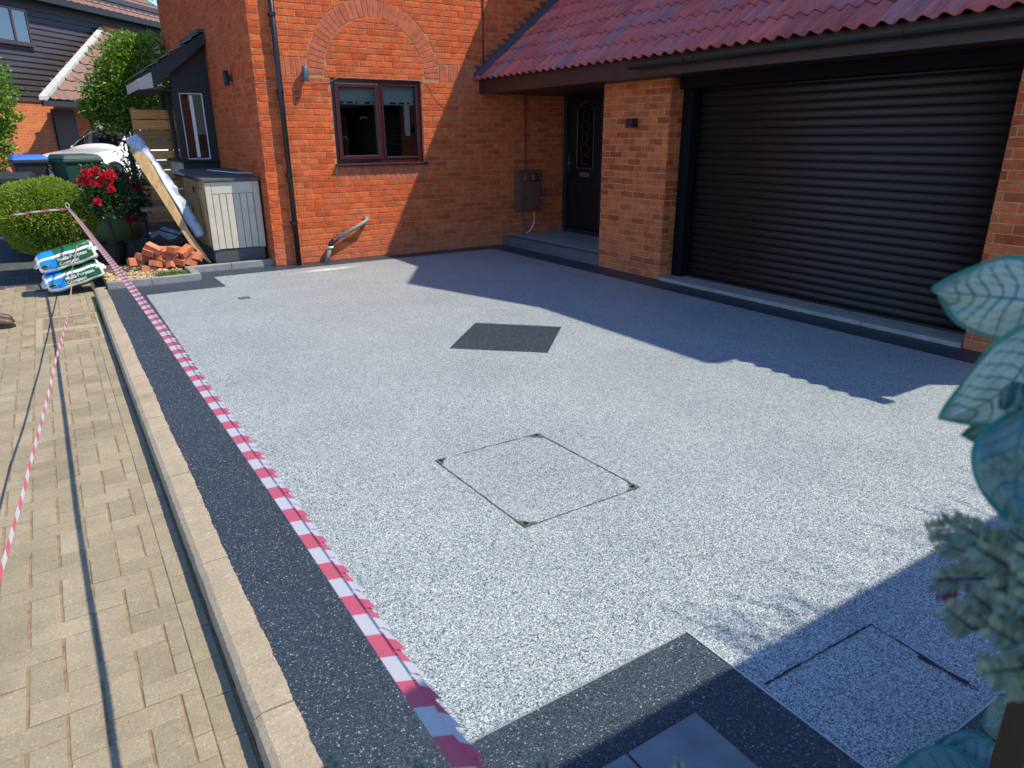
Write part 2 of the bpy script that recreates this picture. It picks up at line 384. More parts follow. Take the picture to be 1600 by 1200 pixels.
# thin pale trim between gravel and black border
mb = MB()
mb.box((.675, 1.335, -.01), (1.553, 1.339-.0035, .0025)); mb.box((1.5535, .62, -.01), (1.557, 1.3345, .0025))
mb.box((1.557, .6165, -.01), (3.6, .620, .0035))
mb.build('edge_trim', 'trim', kind='structure')

# ---- road: block paving
def paver_mesh(w_, l_, h=.06, ch=.003, name='paver'):
    x, y = w_/2, l_/2; mb = MB()
    a = [(-x, -y, -h), (x, -y, -h), (x, y, -h), (-x, y, -h)]
    b = [(-x, -y, -ch), (x, -y, -ch), (x, y, -ch), (-x, y, -ch)]
    c = [(-x+ch, -y+ch, 0), (x-ch, -y+ch, 0), (x-ch, y-ch, 0), (-x+ch, y-ch, 0)]
    mb.add(a+b+c, [(0, 1, 5, 4), (1, 2, 6, 5), (2, 3, 7, 6), (3, 0, 4, 7), (4, 5, 9, 8), (5, 6, 10, 9), (6, 7, 11, 10), (7, 4, 8, 11), (8, 9, 10, 11)])
    return mb
road = empty('road', (-1, 5, RZ), None, None); road['kind'] = 'structure'
MB().box((-9, -3, RZ-.12), (.21, 11.2, RZ-.0045)).build('joint_sand', 'sand', road)
PH = paver_mesh(.198, .101).mesh('paver_h', 'paver'); PV = paver_mesh(.096, .206).mesh('paver_v', 'paver')
PE = paver_mesh(.086, .192).mesh('paver_e', 'paver')
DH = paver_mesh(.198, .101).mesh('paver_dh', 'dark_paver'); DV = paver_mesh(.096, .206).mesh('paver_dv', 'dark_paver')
U = .105
GRATES = [(-.30, 7.80, .135, 8.30), (-.29, 7.20, .15, 7.66)]
cells = []
for i in range(-50, 4):
    for j in range(-16, 108):
        k = (i-j) % 4
        if k == 0: x0, y0, x1, y1, me = i*U, j*U, (i+2)*U, (j+1)*U, 'H'
        elif k == 3: x0, y0, x1, y1, me = i*U, j*U, (i+1)*U, (j+2)*U, 'V'
        else: continue
        x0 += .0; x1 += .0
        cx, cy = (x0+x1)/2 - .05, (y0+y1)/2
        hw, hl = (x1-x0)/2, (y1-y0)/2
        if cx+hw > .115 or cy > 11.15: 
            if cx-hw > .09 or cy > 11.15: continue
            # cut block at the edge course
            nx1 = .112; nx0 = cx-hw+.002
            if nx1-nx0 < .02: continue
            cells.append(('C', (nx0+nx1)/2, cy, nx1-nx0, 2*hl-.004)); continue
        if any(cx+hw > g[0] and cx-hw < g[2] and cy+hl > g[1] and cy-hl < g[3] for g in GRATES): 
            continue
        cells.append((me, cx, cy, .2, .1))
def px_area(p, w2, l2, n=Vector((0, 0, 1))):
    q = proj(p)
    if not q or not (-30 < q[0] < 1630 and -30 < q[1] < 1230): return 0
    v = (CAM-Vector(p)); return w2*l2*abs(v.normalized().dot(n))/v.length_squared
scored = sorted(cells, key=lambda c: -px_area((c[1], c[2], RZ), .15, .076))
stuff = {'paver': MB(), 'dark_paver': MB()}
def put_paver(c, indiv):
    me, cx, cy, a, b = c
    dark = cy > 10.25 + (.12 if cx < -.45 else -.35 if cx < -.1 else -.5)  # blocks past this stepped line take the darker colour
    z = RZ + random.uniform(-.0015, .0015); rx = random.uniform(-.006, .006); ry = random.uniform(-.01, .01)
    rz = random.uniform(-.006, .006)
    if me == 'C': mesh = None
    if indiv:
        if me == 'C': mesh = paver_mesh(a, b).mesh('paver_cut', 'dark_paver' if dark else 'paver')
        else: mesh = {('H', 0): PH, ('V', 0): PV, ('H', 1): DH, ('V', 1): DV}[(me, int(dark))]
        o = link('paver', mesh, road); o.location = (cx+1, cy-5, z-RZ); o.rotation_euler = (rx, ry, rz)
    else:
        w_, l_ = (a, b) if me == 'C' else ((.198, .101) if me == 'H' else (.096, .206))
        p = paver_mesh(w_, l_); R = Matrix.Translation((cx, cy, z)) @ Matrix.Rotation(rx, 4, 'X') @ Matrix.Rotation(ry, 4, 'Y')
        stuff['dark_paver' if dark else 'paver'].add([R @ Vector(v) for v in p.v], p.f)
for i, c in enumerate(scored): put_paver(c, i < 272)
y = -1.5; ecount = 0
while y < 11.1:
    if not any(y+.19 > g[1] and y < g[3] for g in GRATES):
        if y > 1.2 and ecount < 28:
            ecount += 1; o = link('paver', PE, road); o.location = (.1575+1, y+.098-5, random.uniform(-.001, .002)); o.rotation_euler = (0, random.uniform(-.01, .01), random.uniform(-.005, .005))
        else:
            p = paver_mesh(.086, .192); stuff['paver'].add([Vector(v)+Vector((.1575, y+.098, RZ)) for v in p.v], p.f)
    y += .196
for k, m in stuff.items():
    o = m.build('pavers', k, road, kind='stuff')

# kerb with individual stones, ragged haunch on the driveway side
kerb = empty('kerb', (.27, 5, RZ), None, None); kerb['kind'] = 'structure'
y = -1.0; kj = 0
while y < 9.15:
    L = random.uniform(.90, .93); L = min(L, 9.2-y); mb = MB(); n = max(4, int(L/.012)); g = .003
    prof0 = [(.213, RZ-.1), (.210, -.030), (.217, -.012), (.238, .001)]
    vs = []; m = len(prof0)+3
    for i in range(n+1):
        yy = y+g+(L-2*g)*i/n; j1 = random.uniform(-.002, .002)+.003*sin(yy*4)+.0015*sin(yy*31); e = random.uniform(-.0016, .0016)
        for (a, b) in prof0: vs.append((a+e, yy, b+e*.6))
        vs += [(.30, yy, .003+random.uniform(-.001, .001)), (.334+j1, yy, .001), (.340+j1, yy, RZ)]
    fs = [(i*m+k, i*m+k+1, (i+1)*m+k+1, (i+1)*m+k) for i in range(n) for k in range(m-1)]
    fs += [tuple(range(m)), tuple(n*m+k for k in range(m))[::-1]]
    mb.add(vs, fs); mb.build('kerb_stone', 'kerb', kerb); y += L

# drain grates
def grate(x0, y0, x1, y1, label):
    t = empty('drain_grate', ((x0+x1)/2, (y0+y1)/2, RZ), label, 'drain grate', 'drain grates in the block paving')
    m = MB(); m.box((x0, y0, RZ-.15), (x1, y1, RZ-.14)); m.build('gully', 'blackmat', t)
    m = MB(); f = .012
    m.box((x0, y0, RZ-.05), (x0+f, y1, RZ)); m.box((x1-f, y0, RZ-.05), (x1, y1, RZ)); m.box((x0+f, y0, RZ-.05), (x1-f, y0+f, RZ)); m.box((x0+f, y1-f, RZ-.05), (x1-f, y1, RZ))
    for q in (.30, .66):
        xm = x0+(x1-x0)*q; m.box((xm-.008, y0+f, RZ-.03), (xm+.008, y1-f, RZ+.001))
    m.build('frame', 'wood_old', t)
    nb = int((y1-y0-2*f)/.042); st = (y1-y0-2*f)/nb
    b = MB().box((x0+f, -.009, -.012), (x1-f, .009, -.002)).mesh('bar', 'wood_old')
    for i in range(nb):
        o = link('bar', b, t); o.location = (-(x0+x1)/2, y0+f+st*(i+.5)-(y0+y1)/2, 0)
grate(*GRATES[0], 'rectangular slotted drain grate in the paving, the one nearer the compost bags')
grate(*GRATES[1], 'rectangular slotted drain grate in the paving, the one further from the compost bags')
stone = MB()
for a, b, c, d in [(-.36, 7.66, .15, 7.80), (-.36, 8.30, .15, 8.36), (-.36, 7.14, .15, 7.20), (.15, 7.14, .20, 8.36), (-.36, 7.2, -.30, 7.66), (-.36, 7.80, -.30, 8.30)]:
    stone.box((a+.002, b+.002, RZ-.06), (c-.002, d-.002, RZ-.0005))
stone.build('drain_surround', 'kerb', road)

# ================================================================ BRICKWORK
def brick_solid(c4, depth, O, ud, nd, ch=.004):
    """c4: (u,z) corners bl, br, tr, tl on the face; O origin; ud along the wall, nd outward normal"""
    n = len(c4); cu = sum(c[0] for c in c4)/n; cz = sum(c[1] for c in c4)/n
    P = lambda u, z, d: O + ud*u + Vector((0, 0, 1))*z + nd*d
    inner = []
    for (u, z) in c4:
        du, dz = cu-u, cz-z; inner.append((u+math.copysign(min(ch, abs(du)*.4), du), z+math.copysign(min(ch, abs(dz)*.4), dz)))
    vs = [P(u, z, -depth) for u, z in c4]+[P(u, z, -ch) for u, z in c4]+[P(u, z, 0) for u, z in inner]
    fs = [(i, (i+1) % n, n+(i+1) % n, n+i) for i in range(n)] + [(n+i, n+(i+1) % n, 2*n+(i+1) % n, 2*n+i) for i in range(n)] + [tuple(range(2*n, 3*n))]
    return vs, fs
BR = []   # (score, verts, faces, mat, key, centre, frame)
def wall(O, ud, nd, u0, u1, z0, z1, holes=(), m='brick', ring=None, band=None, top=None, phase=0, depth=.03):
    O = Vector(O); ud = Vector(ud); nd = Vector(nd); j0 = int(round(z0/.075)); j1 = int(math.ceil(z1/.075-1e-6))
    for j in range(j0, j1):
        za, zb = j*.075+.005, (j+1)*.075-.005
        zb = min(zb, z1-.003)
        spans = [(u0, u1, None, None)]
        def cut(spans, a, b):
            out = []
            for (p, q, ls, rs) in spans:
                if b <= p or a >= q: out.append((p, q, ls, rs)); continue
                if a > p: out.append((p, a, ls, None))
                if b < q: out.append((b, q, None, rs))
            return out
        zm = (za+zb)/2
        for (a, b, c, d) in holes:
            if c-.01 < zm < d+.01: spans = cut(spans, a, b)
        if top:
            lim = top(zb)
            spans = cut(spans, lim, 99)
        regs = []
        if ring:
            rc, rz, ri, ro = ring
            h = lambda R, z: sqrt(max(0, R*R-(z-rz)**2)) if abs(z-rz) < R else 0
            if zb > rz and za < rz+ro:
                new = []
                oa, ob = h(ro+.008, max(za, rz)), h(ro+.008, zb)
                new_sp = cut(spans, rc-min(oa, 9), rc+oa)
                for (p, q, ls, rs) in new_sp:
                    l2 = ls; r2 = rs
                    if abs(q-(rc-oa)) < 1e-6: r2 = oa-ob
                    if abs(p-(rc+oa)) < 1e-6: l2 = -(oa-ob)
                    new.append((p, q, l2, r2))
                if za < rz+ri-.02:
                    ia, ib = h(ri-.008, max(za, rz)), h(ri-.008, min(zb, rz+ri-.01))
                    new.append((rc-ia, rc+ia, ia-ib, -(ia-ib)))
                spans = new
            elif zb > rz-.04 and za < rz: pass
        for (p, q, ls, rs) in spans:
            if q-p < .015: continue
            # joints
            js = []
            off = (j % 2)*.1125+phase
            k = floor((p-off)/.225)
            while off+k*.225 < q+.3:
                js.append(off+k*.225); k += 1
            for a in js:
                b = a+.225; A = max(a+.005, p+.002); B = min(b-.005, q-.002)
                if B-A < .025: continue
                jz = random.uniform(-.0012, .0012)
                bl, tl, br_, tr = A, A, B, B
                if ls is not None and A < p+.06: 
                    tl = A+ls*(1 if A <= p+.0021 else 0)
                    if A <= p+.0021: tl = p+ls
                if rs is not None and B >= q-.0021: tr = q+rs
                if tl > tr-.01: tl = tr = (tl+tr)/2
                if rs and rs > 0 and B >= q-.0021: pass
                c4 = [(bl, za+jz), (br_, za+jz), (max(tr, tl+.004), zb+jz), (tl, zb+jz)]
                BR.append([c4, depth, O, ud, nd, m])
    return
def soldiers(O, ud, nd, u0, u1, z0, z1, m, top=None, pitch=.075):
    n = int(round((u1-u0)/pitch)); p = (u1-u0)/n
    for i in range(n):
        a, b = u0+i*p+.0045, u0+(i+1)*p-.0045; zt = z1-.005
        if top: 
            if top(z0) < a: continue
        BR.append([[(a, z0+.005), (b, z0+.005), (b, zt), (a, zt)], .03, Vector(O), Vector(ud), Vector(nd), m])
def ring_bricks(O, ud, nd, ring, m):
    rc, rz, ri, ro = ring; n = 36
    for i in range(n):
        a0, a1 = pi*i/n, pi*(i+1)/n
        q = []
        for (r, a, s_) in ((ri, a0, 1), (ro, a0, 1), (ro, a1, -1), (ri, a1, -1)):
            a = a+s_*.0048/r; q.append((rc+r*cos(a), rz+r*sin(a)))
        BR.append([q, .03, Vector(O), Vector(ud), Vector(nd), m])

XR0, ZR0, TP = 5.45, 2.37, .795       # garage roof plane: z = ZR0 + TP (x - XR0)
roofx = lambda z: XR0+(z-ZR0)/TP
WY = 9.46; GX = 5.86; DX = 7.03; LX = 2.34
RING = (3.93, 2.36, .712, .925)
WIN = (3.292, 4.575, 1.275, 2.325)
house = empty('brick_house', (4.6, 9.46, 0), 'red brick house with maroon framed window, recessed porch and garage wing beside the pale driveway', 'house')
O0 = (0, WY, 0)
# window wall, faces -Y.   band of soldiers at 2.325-2.55, ring over window
topf = lambda z: (roofx(z)+.03) if z > 2.42 else 99
wall(O0, (1, 0, 0), (0, -1, 0), LX, DX, 0, 1.05, m='brick', holes=[(6.1, 6.5, 9, 9.1)])
wall(O0, (1, 0, 0), (0, -1, 0), LX, DX, 1.05, 1.275, holes=[(WIN[0]-.004, WIN[1]+.004, 1.05, 1.3)])
wall(O0, (1, 0, 0), (0, -1, 0), LX, DX, 1.275, 2.325, holes=[WIN])
wall(O0, (1, 0, 0), (0, -1, 0), LX, DX, 2.325, 2.55, holes=[(2.655, RING[0]-RING[3]-.004, 2.32, 2.55), (RING[0]+RING[3]+.004, 9, 2.32, 2.55)], ring=RING, top=topf)
wall(O0, (1, 0, 0), (0, -1, 0), LX, 7.2, 2.55, 4.05, ring=RING, top=topf)
soldiers(O0, (1, 0, 0), (0, -1, 0), WIN[0], WIN[1], 1.045, 1.238, 'brick_pink')
soldiers(O0, (1, 0, 0), (0, -1, 0), 2.655, RING[0]-RING[3]-.006, 2.325, 2.55, 'brick_pink')
soldiers(O0, (1, 0, 0), (0, -1, 0), RING[0]+RING[3]+.006, 5.80, 2.325, 2.55, 'brick_pink', top=topf)
ring_bricks(O0, (1, 0, 0), (0, -1, 0), RING, 'brick_pink')
for sgn in (-1, 1):
    a = RING[0]+sgn*(RING[2]+.004); b = RING[0]+sgn*(RING[3]-.004); a, b = min(a, b), max(a, b)
# left wall, faces -X. u runs along +Y
BAY = (12.2, 13.5, 1.06, 2.62)
wall((LX, 0, 0), (0, 1, 0), (-1, 0, 0), WY+.003, 16.0, 0, 2.325, holes=[BAY], phase=.06)
soldiers((LX, 0, 0), (0, 1, 0), (-1, 0, 0), WY+.14, 12.2, 2.325, 2.55, 'brick')
wall((LX, 0, 0), (0, 1, 0), (-1, 0, 0), WY+.003, WY+.14, 2.325, 2.55, phase=.06)
wall((LX, 0, 0), (0, 1, 0), (-1, 0, 0), 13.5, 16.0, 2.325, 2.55, phase=.06)
wall((LX, 0, 0), (0, 1, 0), (-1, 0, 0), WY+.003, 16.0, 2.55, 4.05, phase=.06)
# pillar between porch and garage, faces -X ; u along -Y
wall((GX, 0, 0), (0, -1, 0), (-1, 0, 0), -7.08, -5.953, 0, 2.19, m='brick_pillar', phase=.04)
wall((0, 5.95, 0), (1, 0, 0), (0, -1, 0), GX+.003, 6.28, 0, 2.19, m='brick_pillar', phase=.02)
wall((0, 7.083, 0), (-1, 0, 0), (0, 1, 0), -DX, -GX-.003, 0, 2.19, m='brick_pillar')
# right garage pillar and gable end
wall((GX, 0, 0), (0, -1, 0), (-1, 0, 0), -2.55, -1.383, 0, 2.19, m='brick_pillar', phase=.09)
wall((0, 1.38, 0), (1, 0, 0), (0, -1, 0), GX, 10.0, 0, 2.55, m='brick_pillar', phase=.09)
# back of the porch beside the door, faces -X
wall((DX, 0, 0), (0, -1, 0), (-1, 0, 0), -8.42, -7.08, 0, 2.3, m='brick', phase=.03)
# score and emit
def emit_bricks():
    for b in BR:
        c4, d, O, ud, nd, m = b; cu = sum(c[0] for c in c4)/4; cz = sum(c[1] for c in c4)/4
        ce = O+ud*cu+Vector((0, 0, 1))*cz; w_ = max(c[0] for c in c4)-min(c[0] for c in c4); h_ = max(c[1] for c in c4)-min(c[1] for c in c4)
        sc = px_area(ce, w_, h_, nd) if (CAM-ce).dot(nd) > 0 else 0
        q = proj(ce)
        if q and (q[0] < 0 or q[0] > 1600 or q[1] < 0 or q[1] > 1200): sc = 0
        if nd.x < -.5 and abs(O.x-DX) < .01: sc *= .01
        if ce.z > 2.45 and ce.x > roofx(ce.z) - .05: sc = 0
        b.append(sc); b.append(ce)
    BR.sort(key=lambda b: -b[6]); cache = {}; st = {}
    for i, (c4, d, O, ud, nd, m, sc, ce) in enumerate(BR):
        if i < 300:
            key = (m, tuple(nd), tuple(round(c[0]-c4[0][0], 4) for c in c4), tuple(round(c[1]-c4[0][1], 4) for c in c4))
            base = O+ud*c4[0][0]+Vector((0, 0, 1))*c4[0][1]
            if key not in cache:
                rel = [(c[0]-c4[0][0], c[1]-c4[0][1]) for c in c4]; mb = MB(); mb.add(*brick_solid(rel, d, Vector((0, 0, 0)), ud, nd)); cache[key] = mb.mesh('brick', m)
            o = link('brick', cache[key], house); o.location = base - house.location - nd*random.uniform(0, .0016)
        else:
            st.setdefault(m, MB()).add(*brick_solid(c4, d, O-nd*random.uniform(0, .0016), ud, nd))
    for m, mb in st.items(): mb.build('bricks', m, house, kind='stuff')
emit_bricks()
# mortar backing (face 6 mm behind the bricks)
R = .006
mb = MB(); yb = WY+R
for a, b, c, d in [(LX+R, WIN[0], -.1, 4.15), (WIN[1], DX+.3, -.1, 2.36), (WIN[0], WIN[1], -.1, WIN[2]-.04), (WIN[0], WIN[1], WIN[3], 4.15), (WIN[1], 9.9, 2.36, 4.15)]:
    mb.box((a, yb, c), (b, yb+.12, d))
for a, b, c, d in [(yb+.12, BAY[0], -.1, 4.15), (BAY[1], 16, -.1, 4.15), (BAY[0], BAY[1], -.1, BAY[2]), (BAY[0], BAY[1], BAY[3], 4.15)]:
    mb.box((LX+R, a, c), (LX+.13, b, d))
mb.box((LX+.14, 15.88, -.1), (9.9, 16, 4.15)); mb.box((9.78, WY+.2, -.1), (9.9, 15.87, 4.15))
mb.build('wall', 'mortar', house)
MB().box((GX+R, 5.95+R, -.05), (DX-.01, 7.08-R, 2.30)).build('pillar', 'mortar_pillar', house)
MB().box((GX+R, 1.38+R, -.05), (6.28, 2.55-R, 2.30)).build('pillar', 'mortar_pillar', house)
MB().box((6.285, 1.38+R, -.05), (10, 1.5, 2.55)).build('garage_wall', 'mortar_pillar', house)
mb = MB(); mb.box((DX+R, 7.09, -.05), (DX+.1, 8.42, 2.35)); mb.box((DX+R, 9.42, -.05), (DX+.1, WY-.002, 2.35))
mb.box((9.88, 1.5, -.05), (10, 9.4, 5.0)); mb.box((7.3, 1.38+R, 2.56), (9.87, 1.5, 5.0))
mb.build('inner_wall', 'mortar', house)

# ---- window
def frame_rect(mb, x0, x1, z0, z1, t, y0, y1):
    mb.box((x0, y0, z0), (x0+t, y1, z1)); mb.box((x1-t, y0, z0), (x1, y1, z1)); mb.box((x0+t, y0, z0), (x1-t, y1, z0+t)); mb.box((x0+t, y0, z1-t), (x1-t, y1, z1))
win = MB(); frame_rect(win, WIN[0]+.004, WIN[1]-.004, WIN[2], WIN[3]-.004, .055, WY+.03, WY+.10)
xm = 3.965; win.box((xm-.03, WY+.03, WIN[2]+.055), (xm+.03, WY+.10, WIN[3]-.059))
wo_ = win.build('window', 'mahog', house, bevel=.005)
sa = MB(); frame_rect(sa, WIN[0]+.05, xm-.012, WIN[2]+.045, WIN[3]-.05, .055, WY+.005, WY+.06); sa.build('sash', 'mahog', wo_, bevel=.008)
sb = MB(); frame_rect(sb, xm+.024, WIN[1]-.052, WIN[2]+.049, WIN[3]-.053, .026, WY+.018, WY+.055); sb.build('bead', 'mahog', wo_, bevel=.006)
MB().box((WIN[0]+.1, WY+.045, WIN[2]+.095), (xm-.06, WY+.051, WIN[3]-.1)).build('pane', 'glass', wo_)
MB().box((xm+.045, WY+.058, WIN[2]+.07), (WIN[1]-.07, WY+.064, WIN[3]-.075)).build('pane', 'glass', wo_)
MB().box((WIN[0]-.025, WY-.052, WIN[2]-.036), (WIN[1]+.035, WY+.03, WIN[2]-.002)).build('sill', 'mahog', wo_, bevel=.008)
bl = MB(); bl.box((WIN[0]+.06, WY+.14, 2.02), (WIN[1]-.06, WY+.145, 2.32))
bl.build('blind', 'blind', wo_)
bl = MB()
for i in range(9):
    x = WIN[0]+.12+i*.125; bl.box((x, WY+.133, 2.03), (x+(.03 if i % 3 == 2 else .085), WY+.139, 2.055))
bl.build('blind_trim', 'mahog', wo_)
MB().box((4.37, WY+.15, 1.62), (4.45, WY+.17, 2.3)).build('curtain', 'blind', wo_)
# tap
tp = MB(); tp.tube([(3.50, WY+.35, 1.20), (3.50, WY+.35, 1.52), (3.52, WY+.35, 1.60), (3.56, WY+.35, 1.62), (3.59, WY+.35, 1.58), (3.60, WY+.35, 1.50)], .012, 8)
tp.tube([(3.56, WY+.35, 1.20), (3.58, WY+.35, 1.5)], .008, 6); tp.build('tap', 'steel', wo_, smooth=True)
MB().tube([(3.77, WY+.3, 1.84), (3.81, WY+.3, 1.87), (3.86, WY+.3, 1.86), (3.88, WY+.3, 1.85)], .008, 6).build('stay', 'white', wo_)
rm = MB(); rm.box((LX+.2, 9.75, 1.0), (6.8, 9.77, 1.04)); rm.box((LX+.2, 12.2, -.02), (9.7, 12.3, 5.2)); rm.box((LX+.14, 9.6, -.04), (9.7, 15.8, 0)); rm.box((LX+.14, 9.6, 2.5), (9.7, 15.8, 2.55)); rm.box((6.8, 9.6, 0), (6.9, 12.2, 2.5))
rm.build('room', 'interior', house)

# ---- porch: step, floor, door
mb = MB(); mb.box((5.872, 7.083, -.05), (6.03, 9.457, .135)); mb.build('step', 'step', house, bevel=.006)
MB().box((6.033, 7.083, -.05), (DX, 9.457, .138)).build('porch_floor', 'gravel', house)
door = MB(); door.box((DX+.03, 8.44, .19), (DX+.08, 9.33, 2.27)).build
dr = MB().box((DX+.03, 8.50, .20), (DX+.075, 9.34, 2.22)).build('door', 'door', house)
fr = MB(); fr.box((DX-.03, 9.345, .14), (DX+.09, 9.415, 2.29)); fr.box((DX-.03, 8.425, .14), (DX+.09, 8.495, 2.29)); fr.box((DX-.03, 8.495, 2.225), (DX+.09, 9.345, 2.29)); fr.box((DX-.05, 8.495, .14), (DX+.09, 9.345, .195))
fr.build('door_frame', 'blackmat', dr, bevel=.006)
gl = MB(); gl.prism([(DX+.026, 9.10, 1.15), (DX+.026, 8.74, 1.15), (DX+.026, 8.74, 1.98), (DX+.026, 8.92, 2.08), (DX+.026, 9.10, 1.98)], (-.008, 0, 0)); gl.build('glass_panel', 'glass_car', dr)
gt = MB(); pts = [(9.12, 1.13), (8.72, 1.13), (8.72, 1.99), (8.92, 2.10), (9.12, 1.99), (9.12, 1.13)]
for a, b in zip(pts[:-1], pts[1:]): gt.tube([(DX+.018, a[0], a[1]), (DX+.018, b[0], b[1])], .007, 6)
gt.build('glass_trim', 'grey_lamp', dr)
sw = MB()
for k in range(5):
    zc = 1.25+k*.16
    sw.tube([(DX+.014, 8.92+.11*cos(a/10*2*pi)*(1 if k % 2 else .7), zc+.07*sin(a/10*2*pi)) for a in range(11)], .0035, 5)
sw.build('leading', 'grey_lamp', dr)
MB().box((DX+.012, 8.80, 1.0), (DX+.03, 9.04, 1.07)).build('letter_plate', 'iron', dr, bevel=.004)
hd = MB(); hd.tube([(DX-.02, 9.27, 1.08), (DX-.03, 9.27, 1.20), (DX-.02, 9.27, 1.32)], .010, 8); hd.tube([(DX+.03, 9.27, 1.20), (DX-.03, 9.27, 1.20), (DX-.03, 9.17, 1.20)], .009, 8); hd.build('handle', 'iron', dr, smooth=True)
pn = MB()
for (a, b, c, d) in [(8.58, 8.86, .36, .90), (8.96, 9.24, .36, .90)]:
    for q in ((a, a+.015, c, d), (b-.015, b, c, d), (a+.015, b-.015, c, c+.015), (a+.015, b-.015, d-.015, d)): pn.box((DX+.018, q[0], q[2]), (DX+.031, q[1], q[3]))
pn.build('door_moulding', 'blackmat', dr)

# ---- garage door: slats, guides, hood, sill
gd = MB().box((6.22, 2.45, .05), (6.26, 6.05, 2.3)).build('garage_door', 'blackmat', house)
sl = MB(); prof = [(0, 0), (-.006, .006), (-.013, .022), (-.015, .038), (-.012, .056), (-.004, .068), (0, .0745)]
vs = []; n = len(prof)
for yy in (-1.72, 1.72): vs += [(p[0], yy, p[1]) for p in prof] + [(.012, yy, .0745), (.012, yy, 0)]
n += 2; sl.add(vs, [(i, (i+1) % n, n+(i+1) % n, n+i) for i in range(n)]+[tuple(range(n)), tuple(range(n, 2*n))[::-1]])
slm = sl.mesh('slat', 'slat')
for p in slm.polygons: p.use_smooth = len(p.vertices) == 4
z = .055
while z < 2.06:
    o = link('slat', slm, gd); o.location = Vector((6.19, 4.25, z)) - house.location; z += .077
for (a, b) in ((5.80, 5.948), (2.50, 2.62)): MB().box((6.05, a, .03), (6.165, b, 2.12)).build('guide_rail', 'recess', gd, bevel=.004)
MB().box((5.99, 2.5, 2.075), (6.2, 5.948, 2.30)).build('hood', 'recess', gd, bevel=.006)
MB().box((6.14, 2.62, .022), (6.20, 5.78, .056)).build('bottom_bar', 'black', gd)
gsill = MB()
for i in range(4):
    a = 2.556+i*(5.944-2.556)/4; b = a+(5.944-2.556)/4-.004; gsill.box((5.80 if False else 5.845, a, -.05), (6.215, b, .035))
gsill.build('garage_sill', 'concrete', house, bevel=.005)

# ---- roof of the garage wing
def tile_mesh(w_=.30, L=.36, rolls=2, th=.018, seg=8, m='tile', amp=.042):
    mb = MB(); n = rolls*seg; top = []; 
    def hh(t): c = .5+.5*cos(2*pi*(t*rolls)+pi); return amp*(c**1.3)
    for (v, dz) in ((0, .034), (L, .010)):
        for i in range(n+1): t = i/n; top.append((t*w_-w_/2+.001, v, hh(t)+dz))
    lo = [(t[0], 0.003, t[2]-th) for t in top[:n+1]]; lo2 = [(t[0], .08, t[2]-th-.006) for t in top[:n+1]]
    vs = top+lo+lo2; k = n+1
    fs = [(i, i+1, k+i+1, k+i) for i in range(n)] + [(2*k+i, 2*k+i+1, i+1, i) for i in range(n)] + [(3*k+i, 3*k+i+1, 2*k+i+1, 2*k+i) for i in range(n)]
    mb.add(vs, fs); me = mb.mesh('roof_tile', m)
    for p in me.polygons: p.use_smooth = True
    return me
cs = 1/sqrt(1+TP*TP)
roof_dir = Vector((cs, 0, TP*cs)); roof_n = Vector((-TP*cs, 0, cs))
rb = MB(); rb.prism([(XR0+.05, 1.30, ZR0+.05*TP-.035), (XR0+.05, WY-.004, ZR0+.05*TP-.035), (7.14, WY-.004, ZR0+TP*(7.14-XR0)-.035), (7.14, 1.30, ZR0+TP*(7.14-XR0)-.035)], (0, 0, .02))
roof = rb.build('roof', 'blackmat', house)
tm = tile_mesh(); TILEROT = Matrix(((0, roof_dir.x, roof_n.x), (-1, roof_dir.y, roof_n.y), (0, roof_dir.z, roof_n.z))).to_4x4()
tile_rot = TILEROT.to_euler()
for row in range(7):
    for c in range(27):
        yy = WY-.17-c*.30
        if yy < 1.3: break
        P = Vector((XR0-.02, yy, ZR0-.016-.012)) + roof_dir*(row*.31) + roof_n*(row*.0)
        o = link('roof_tile', tm, roof); o.location = P-house.location+Vector((0, random.uniform(-.002, .002), random.uniform(-.0015, .0015))); o.rotation_euler = tile_rot
# stepped lead flashing on the window wall
mb = MB(); yf = WY-.008
for j in range(33, 50):
    zt = (j+1)*.075; xr = roofx(zt)
    if xr > 7.2: break
    mb.prism([(xr-.25, yf, zt), (xr+.10, yf, zt), (xr+.02, yf, zt-.075), (xr-.17, yf, zt-.075)], (0, -.004, 0))
    mb.box((xr-.26, yf-.009, zt+.001), (xr-.16, yf+.006, zt+.006))
mb.build('flashing', 'lead', roof)
mb = MB(); a = Vector((XR0-.02, yf-.006, ZR0+.03)); b = a+roof_dir*2.25
mb.prism([a, b, b+roof_n*.09, a+roof_n*.09], (0, -.10, 0)); 
mb = MB(); mb.prism([a+roof_n*.012, a+roof_n*.012+Vector((0, -.13, 0)), a+roof_n*.045+Vector((0, -.05, 0)), a+roof_n*.055], b-a); mb.build('soaker', 'lead', roof)
